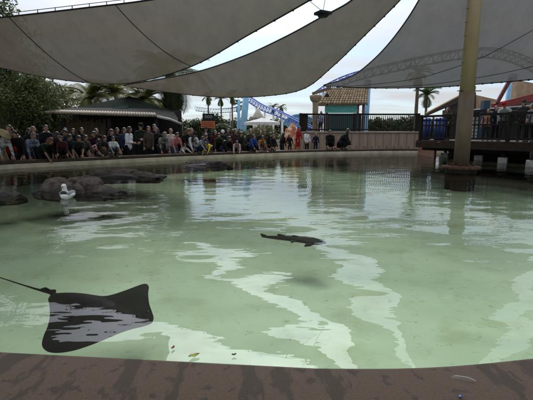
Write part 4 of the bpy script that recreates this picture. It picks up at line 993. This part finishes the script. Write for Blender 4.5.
PEOPLE = [
 # label, px, row offset, pose, height, turn, top, bottom, kwargs
 ('person in wide straw hat and pale patterned shirt at the left edge', 5, .25, 'lean', 1.72, 10, cloth((.42, .41, .38), 'spots', (.20, .20, .20)), KHAKI, dict(hat=('brim', STRAW), hair='brown')),
 ('person in red top standing behind the straw-hatted visitor', 12, .85, 'stand', 1.50, 20, RED, BLK, dict(hair='black')),
 ('person in plain black with bowed head right of the straw hat', 20, .3, 'lean', 1.74, -10, BLK, BLK, dict()),
 ('person in grey-blue mottled shirt between two visitors in black', 27, .45, 'lean', 1.66, 20, cloth((.22, .26, .32), 'spots', (.10, .12, .16)), DENIM, dict(hair='grey')),
 ('person in dark green shirt with auburn hair reaching down to the water', 38, .12, 'reach', 1.75, 15, DGRN, BLK, dict(hair='auburn', skin=1, sleeves=0)),
 ('person with black hair wearing a white collar and black coat', 48, .7, 'stand', 1.70, 0, cloth((.012, .012, .014), 'spots', (.012, .012, .018)), BLK, dict(hood=WHT)),
 ('person in white and black blotched sweater behind the fence corner', 54, .5, 'lean', 1.62, 40, cloth((.55, .55, .55), 'spots', (.06, .06, .07)), BLK, dict()),
 ('person in dark teal tee bending with both arms hanging down', 60, .12, 'reach2', 1.72, 25, TEAL, BLK, dict(sleeves=0, skin=1)),
 ('man in blue-green tee leaning on the rim beside the rock reflection', 69, .2, 'lean', 1.76, -20, cloth((.015, .05, .075)), DENIM, dict(sleeves=0, skin=1)),
 ('person in charcoal top stooping with bare forearms over the rim', 80, .15, 'reach2', 1.66, 10, CHAR, BLK, dict(sleeves=0, hairlen=.2)),
 ('child in red and white patterned top with pale pink skirt', 91, .2, 'lean', 1.35, 60, cloth((.5, .36, .32), 'spots', (.22, .03, .03)), PINK, dict(skirt=True, hairlen=.2)),
 ('person in brown camouflage jacket crouching under the awning', 103, .2, 'crouch', 1.70, 15, cloth((.10, .085, .06), 'spots', (.03, .028, .022)), BRN, dict(hat=('beanie', BLK))),
 ('person in black tee with brown hair left of the white jacket', 113, .45, 'lean', 1.76, 5, BLK, BLK, dict(sleeves=0, hair='brown')),
 ('small child in white tee in front of the black tee', 114.5, -.36, 'perch', 1.25, -10, WHT, DENIM, dict(z=.252, sleeves=0)),
 ('woman in white jacket with long black hair under the awning', 127.5, .25, 'fold', 1.66, 35, WHT, BLK, dict(hairlen=.32)),
 ('tall man in dark green jacket with black cap beside the white jacket', 140, .45, 'fold', 1.80, 5, DGRN, BLK, dict(hat=('cap', BLK), skin=3)),
 ('person in brown checked shirt right of the man in cap', 147, .35, 'stand', 1.68, -15, cloth((.09, .06, .045), 'check', (.03, .025, .022)), BLK, dict(hair='brown')),
 ('tall person in navy standing far back under the awning', 153, 1.1, 'stand', 1.78, 0, NAVY, BLK, dict()),
 ('person in grey and black camouflage shirt with grey hair', 164, .3, 'lean', 1.68, 0, cloth((.17, .17, .16), 'spots', (.05, .055, .045)), BLK, dict(hair='grey')),
 ('person in cream top behind the grey camouflage shirt', 169, .7, 'stand', 1.60, 10, cloth((.45, .43, .38)), KHAKI, dict(hair='grey')),
 ('person in pink checked shirt at the end of the awning', 175, .2, 'lean', 1.62, -20, cloth((.42, .16, .16), 'check', (.30, .10, .10)), DENIM, dict(sleeves=0)),
 ('small child in white top right of the pink checked shirt', 180.5, .1, 'lean', 1.10, 5, cloth((.55, .52, .50)), CHAR, dict(hair='brown')),
 ('man in black jacket with reddish face leaning beside a small child', 184, .45, 'lean', 1.80, 25, BLK, BLK, dict(skin=0, hair='auburn')),
 ('woman in white blouse with black hat and long black hair', 195, .25, 'lean', 1.66, 15, cloth((.55, .56, .58)), BLK, dict(hat=('cap', BLK), hairlen=.32)),
 ('person in purple-grey top behind the yellow jacket', 203, .4, 'lean', 1.55, 0, cloth((.06, .05, .10)), BLK, dict()),
 ('child in bright yellow jacket bending low over the rim', 209.5, -.34, 'drape', 1.22, -35, YEL, NAVY, dict(z=.252, hair='brown')),
 ('person in dark maroon coat behind the yellow jacket child', 213, .75, 'stand', 1.52, 0, cloth((.06, .012, .014)), BLK, dict(hairlen=.2)),
 ('person in navy jacket crouching right of the yellow jacket', 218.5, .2, 'crouch', 1.74, 10, NAVY, BLK, dict()),
 ('person in black coat wearing a white cap', 223, .6, 'stand', 1.52, 0, BLK, BLK, dict(hat=('beanie', WHT))),
 ('person in black and dark red jacket with folded arms', 231.5, .45, 'fold', 1.58, -10, cloth((.02, .012, .012), 'check', (.07, .012, .014)), BLK, dict()),
 ('child in pale pink hoodie stooping low over the rim', 237, -.34, 'drape', 1.25, -40, PINK, GREY, dict(z=.252, hairlen=.15)),
 ('person in charcoal puffer behind the pale pink hoodie', 241, .5, 'lean', 1.66, 20, CHAR, BLK, dict(hairlen=.2)),
 ('person in dark brown coat below the blue column', 248, .4, 'stand', 1.58, 0, cloth((.035, .025, .02)), BLK, dict(hair='brown')),
 ('child in bright blue jacket crouching beside the orange jacket', 254, -.36, 'perch', 1.30, 10, BLUE, NAVY, dict(z=.252)),
 ('person in orange jacket crouching by the rim', 261, .3, 'lean', 1.45, 15, ORNG, BLK, dict(hair='brown', skin=1)),
 ('person in dark green-black parka right of the orange jacket', 268, .4, 'lean', 1.62, -5, cloth((.01, .018, .017)), BLK, dict()),
 ('small child in black with bare knees beside the parka', 272.5, -.36, 'perch', 1.30, 0, BLK, BLK, dict(z=.252, skin=0, shorts=True)),
 ('person in black vest turned away beside the beige planter', 281, .55, 'stand', 1.42, 100, BLK, CHAR, dict(hairlen=.2)),
 ('child in black leaning at the left of the woman in red', 291, .2, 'stand', 1.05, -20, BLK, CHAR, dict(skin=1, z=-.02)),
 ('woman in bright red hoodie and shorts standing at the rim', 297, .35, 'stand', 1.42, 0, RED, RED, dict(shorts=True, hairlen=.15, z=.02)),
 ('child in white hoodie beside the woman in red', 306.5, .35, 'stand', 1.18, 0, WHT, BLK, dict(hood=WHT, z=.02)),
 ('child in navy top standing alone against the beige wall', 316, .35, 'stand', 1.08, -5, NAVY, NAVY, dict(hairlen=.15, z=.0)),
 ('person in black hunched low over the rim against the beige wall', 329, -.28, 'perch', 1.70, -20, BLK, BLK, dict(z=.252, bulk=1.25)),
 ('toddler in pink and red between two crouching visitors in black', 336.5, .1, 'lean', .95, 0, cloth((.32, .12, .12)), CHAR, dict()),
 ('person in bulky black coat with long black hair crouching rightmost', 344, -.28, 'perch', 1.8, 40, BLK, BLK, dict(z=.252, hairlen=.35, bulk=1.35)),
 ('person in black coat standing behind the straw hat and red top', 16, 1.5, 'stand', 1.70, 0, CHAR, BLK, dict()),
 ('person in dark olive far back between the fence and the awning', 86, 1.2, 'stand', 1.62, 0, cloth((.03, .032, .02)), BLK, dict()),
 ('person in black tee far back behind the camouflage jacket', 100, 1.2, 'stand', 1.60, 10, BLK, BLK, dict(sleeves=0)),
 ('person in black jacket with grey hair at the back beside the fence', 33, 1.3, 'stand', 1.66, 10, BLK, BLK, dict(hair='grey')),
 ('child in dark red jumper squeezed low between two dark teal tees', 64.5, -.36, 'perch', 1.30, 0, cloth((.055, .014, .014)), BLK, dict(z=.252)),
 ('person in dark plum top stooping behind the red and white child', 94.5, .6, 'lean', 1.66, -20, cloth((.04, .015, .03)), BLK, dict(hairlen=.2)),
 ('person with brown hair in khaki jacket left of the red and white child', 86, .35, 'lean', 1.5, 15, cloth((.10, .08, .05)), BLK, dict(hair='brown')),
 ('person in dark blue striped top under the middle of the awning', 121, .8, 'stand', 1.62, 10, cloth((.03, .04, .09), 'stripe', (.012, .014, .03)), BLK, dict()),
 ('person in black cardigan behind the grey camouflage shirt', 158.5, .7, 'stand', 1.62, -10, BLK, BLK, dict(hairlen=.25)),
 ('person in dark rust jacket behind the woman in black hat', 189, 1.0, 'stand', 1.62, 0, cloth((.09, .03, .015)), BLK, dict(hair='brown')),
 ('child in light grey hoodie ducking left of the yellow jacket', 200, -.36, 'perch', 1.25, 20, GREY, NAVY, dict(z=.252, hair='brown')),
 ('person in black raincoat far back below the notice board', 207, 1.2, 'stand', 1.66, 0, BLK, BLK, dict(hat=('cap', CHAR))),
 ('person in navy fleece behind the black and dark red jacket', 236, .9, 'stand', 1.60, 10, NAVY, BLK, dict(hair='brown')),
 ('person in black leaning low left of the bright blue child', 245, .1, 'reach', 1.5, 25, BLK, BLK, dict(hairlen=.2)),
 ('person in dark green coat behind the orange jacket', 258, .9, 'stand', 1.5, 0, DGRN, BLK, dict()),
 ('person in grey-brown fleece crouching left of the parka', 265, .05, 'crouch', 1.5, -10, cloth((.09, .075, .06)), BLK, dict(hairlen=.15)),
 ('person in black vest and long brown hair far back beneath the leafy tree', 9, 1.6, 'stand', 1.62, 0, BLK, BLK, dict(hair='brown', hairlen=.25)),
 ('person in dark slate shirt far back between grey-blue and dark green shirts', 30, 1.7, 'stand', 1.60, 20, cloth((.03, .036, .045)), BLK, dict()),
 ('person in black top bending right beside the blotched sweater', 51, .15, 'lean', 1.66, 30, BLK, CHAR, dict(hairlen=.25)),
 ('person in dim brown shirt far back against the plank fence', 66, 1.5, 'stand', 1.6, 0, cloth((.05, .035, .025)), BLK, dict()),
 ('person in black dress with long hair far back by the awning post', 75, 1.3, 'stand', 1.58, -20, BLK, BLK, dict(skirt=True, hairlen=.3)),
 ('person in dark grey top hunched low left of the brown camouflage jacket', 98, .1, 'lean', 1.5, 25, CHAR, BLK, dict(hairlen=.15)),
 ('person in black fleece far back left of the white jacket woman', 118, 1.4, 'stand', 1.62, 0, cloth((.014, .014, .015)), BLK, dict(hair='brown')),
 ('person in dim grey striped shirt in the shade right of the navy figure', 160, 1.3, 'stand', 1.6, 0, cloth((.06, .06, .06), 'stripe', (.025, .025, .025)), BLK, dict()),
 ('person in black jacket bending between the blouse and the purple-grey top', 199, .6, 'lean', 1.6, 20, BLK, BLK, dict(hairlen=.15)),
 ('person in dark olive anorak bending behind the navy crouching figure', 216, .45, 'lean', 1.62, -15, cloth((.025, .03, .018)), BLK, dict()),
 ('person in black bending low right of the white cap', 227, .15, 'reach2', 1.6, -20, BLK, BLK, dict(hairlen=.2)),
 ('person in dark grey hoodie behind the white cap', 227, 1.1, 'stand', 1.60, 0, cloth((.04, .042, .045)), BLK, dict(hood=CHAR)),
]
for i, (lab, px, off, pose, h, turn, top, bot, kw) in enumerate(PEOPLE):
    p, n = rim_spot(px, off); face = math.atan2(-n[1], -n[0]) - math.pi / 2
    person(lab, p, face + R(turn), h, pose, top, bot, seed=i, **kw)
fd = math.atan2(-DN.y, -DN.x) - math.pi / 2
for i, (lab, px, back, pose, h, turn, top, bot, kw) in enumerate([
 ('person in pale striped shirt and red cap leaning on the boardwalk railing', 505, .65, 'lean', 1.66, 20, cloth((.40, .42, .38), 'stripe', (.10, .12, .10)), CHAR, dict(hat=('cap', RED))),
 ('person in dark coat standing at the boardwalk railing on the right', 523, .7, 'stand', 1.50, -10, CHAR, BLK, dict(hat=('beanie', CHAR))),
 ('person in grey top beside the dark coat on the boardwalk', 532, .6, 'stand', 1.35, 0, GREY, BLK, dict(hair='brown')),
 ('person in orange-peach top behind the boardwalk railing', 487, 1.1, 'stand', 1.25, 0, cloth((.38, .18, .11)), CHAR, dict(skin=1)),
 ('person in navy top on the boardwalk left of the striped shirt', 496, .8, 'stand', 1.35, 30, NAVY, BLK, dict()),
 ('person in dark brown jacket on the boardwalk left of the sail pole', 448, .9, 'stand', 1.38, 0, BRN, BLK, dict())]):
    p = deck_spot(px, back); person(lab, p, fd + R(turn), h, pose, top, bot, seed=200 + i, z=DZ, **kw)
p = at(320.5, 131, 23.3); person('person in white and blue standing behind the terrace railing', (p.x, 23.3), math.pi, 1.2, 'stand', cloth((.40, .42, .5), 'spots', (.10, .11, .25)), NAVY, seed=300, z=TA.z - .07, hairlen=.2)

# grow every skinned body and garment into one smooth surface
for o, vox, extra in REM:
    md = o.modifiers.new('r', 'REMESH'); md.mode = 'VOXEL'; md.voxel_size = vox
    sm = o.modifiers.new('s', 'SMOOTH'); sm.factor = .5; sm.iterations = 3
dg = bpy.context.evaluated_depsgraph_get(); dg.update()
done = []
for o, vox, extra in REM:
    me = bpy.data.meshes.new_from_object(o.evaluated_get(dg)); done.append(me)
for (o, vox, extra), me in zip(REM, done):
    mats = [m for m in o.data.materials]; o.modifiers.clear()
    if extra and extra[0]:
        v = [tuple(q.co) for q in me.vertices]; f = [tuple(q.vertices) for q in me.polygons]; mi = [0] * len(f)
        b = MB()
        for a, c, r0, r1 in extra[0]: b.cap(a, c, r0, r1, 6)
        off = len(v); v += b.v; f += [tuple(i + off for i in q) for q in b.f]; mi += [0] * len(b.f)
        off = len(v); v += extra[1].v; f += [tuple(i + off for i in q) for q in extra[1].f]; mi += [1] * len(extra[1].f)
        me = bpy.data.meshes.new('body'); me.from_pydata(v, [], f); me.polygons.foreach_set('material_index', mi)
    me.materials.clear()
    for m in mats: me.materials.append(m)
    me.polygons.foreach_set('use_smooth', [True] * len(me.polygons)); me.update(); o.data = me

# ------------------------------------------------------------------ sky, sun, camera
W = bpy.data.worlds.new('World'); SC.world = W; W.use_nodes = True; nt = W.node_tree; N, L = nt.nodes, nt.links
bg = N['Background']; bg.inputs['Strength'].default_value = .10
sky = N.new('ShaderNodeTexSky'); sky.sky_type = 'NISHITA'; sky.sun_disc = False; sky.sun_elevation = SUN_EL; sky.sun_rotation = SUN_AZ
tc = N.new('ShaderNodeTexCoord'); sx = N.new('ShaderNodeSeparateXYZ'); L.new(tc.outputs['Generated'], sx.inputs[0])
def mth(op, a, b=None):
    n = N.new('ShaderNodeMath'); n.operation = op
    for i, q in enumerate((a, b)):
        if q is None: continue
        if isinstance(q, (int, float)): n.inputs[i].default_value = q
        else: L.new(q, n.inputs[i])
    return n.outputs[0]
zc = mth('MAXIMUM', sx.outputs[2], 0.0); den = mth('ADD', zc, .12)
cx = N.new('ShaderNodeCombineXYZ'); L.new(mth('DIVIDE', sx.outputs[0], den), cx.inputs[0]); L.new(mth('DIVIDE', sx.outputs[1], den), cx.inputs[1])
mp = N.new('ShaderNodeMapping'); mp.inputs['Scale'].default_value = (.55, 1.3, 1); mp.inputs['Rotation'].default_value = (0, 0, .25); L.new(cx.outputs[0], mp.inputs['Vector'])
nz = N.new('ShaderNodeTexNoise'); nz.inputs['Scale'].default_value = 1.1; nz.inputs['Detail'].default_value = 7; nz.inputs['Roughness'].default_value = .55; L.new(mp.outputs[0], nz.inputs['Vector'])
rp = N.new('ShaderNodeMapRange'); rp.inputs[1].default_value = .38; rp.inputs[2].default_value = .62; rp.inputs[3].default_value = .55; rp.inputs[4].default_value = 1.0; L.new(nz.outputs['Fac'], rp.inputs[0])
vd = N.new('ShaderNodeVectorMath'); vd.operation = 'DOT_PRODUCT'; L.new(tc.outputs['Generated'], vd.inputs[0]); vd.inputs[1].default_value = SUN
halo = mth('POWER', mth('MAXIMUM', vd.outputs['Value'], 0.0), 16.0)                    # thin cloud glowing round the veiled sun
gain = mth('ADD', mth('ADD', mth('MULTIPLY', zc, 8.0), 9.8), mth('MULTIPLY', halo, 210.0))
cc = N.new('ShaderNodeVectorMath'); cc.operation = 'SCALE'; cc.inputs[0].default_value = (.97, 1.0, 1.03); L.new(gain, cc.inputs['Scale'])
mx = N.new('ShaderNodeMix'); mx.data_type = 'RGBA'; L.new(rp.outputs[0], mx.inputs[0]); sg = N.new('ShaderNodeVectorMath'); sg.operation = 'MULTIPLY'; sg.inputs[1].default_value = (1.8, 2.3, 2.9); L.new(sky.outputs[0], sg.inputs[0]); L.new(sg.outputs[0], mx.inputs[6]); L.new(cc.outputs[0], mx.inputs[7]); L.new(mx.outputs[2], bg.inputs['Color'])
sl = bpy.data.lights.new('sun', 'SUN'); sl.energy = 1.4; sl.angle = R(10); sl.color = (1, .95, .87); so = bpy.data.objects.new('sun', sl); COL.objects.link(so)
so.rotation_euler = (-SUN).to_track_quat('-Z', 'Y').to_euler()
cam = bpy.data.cameras.new('camera'); co = bpy.data.objects.new('camera', cam); COL.objects.link(co)
co.location = (0, 0, CAM_Z); co.rotation_euler = (math.pi / 2 - PITCH, 0, 0); cam.sensor_fit = 'HORIZONTAL'; cam.angle_x = 2 * math.atan(266.5 / F); cam.clip_start = .05; cam.clip_end = 6000
SC.camera = co
vs = SC.view_settings; vs.view_transform = 'Standard'; vs.look = 'None'; vs.exposure = -0.62; vs.gamma = 1; vs.use_curve_mapping = False
cy = SC.cycles; cy.use_denoising = True; cy.max_bounces = 10; cy.transparent_max_bounces = 8; cy.sample_clamp_indirect = 6; cy.caustics_reflective = False; cy.caustics_refractive = False
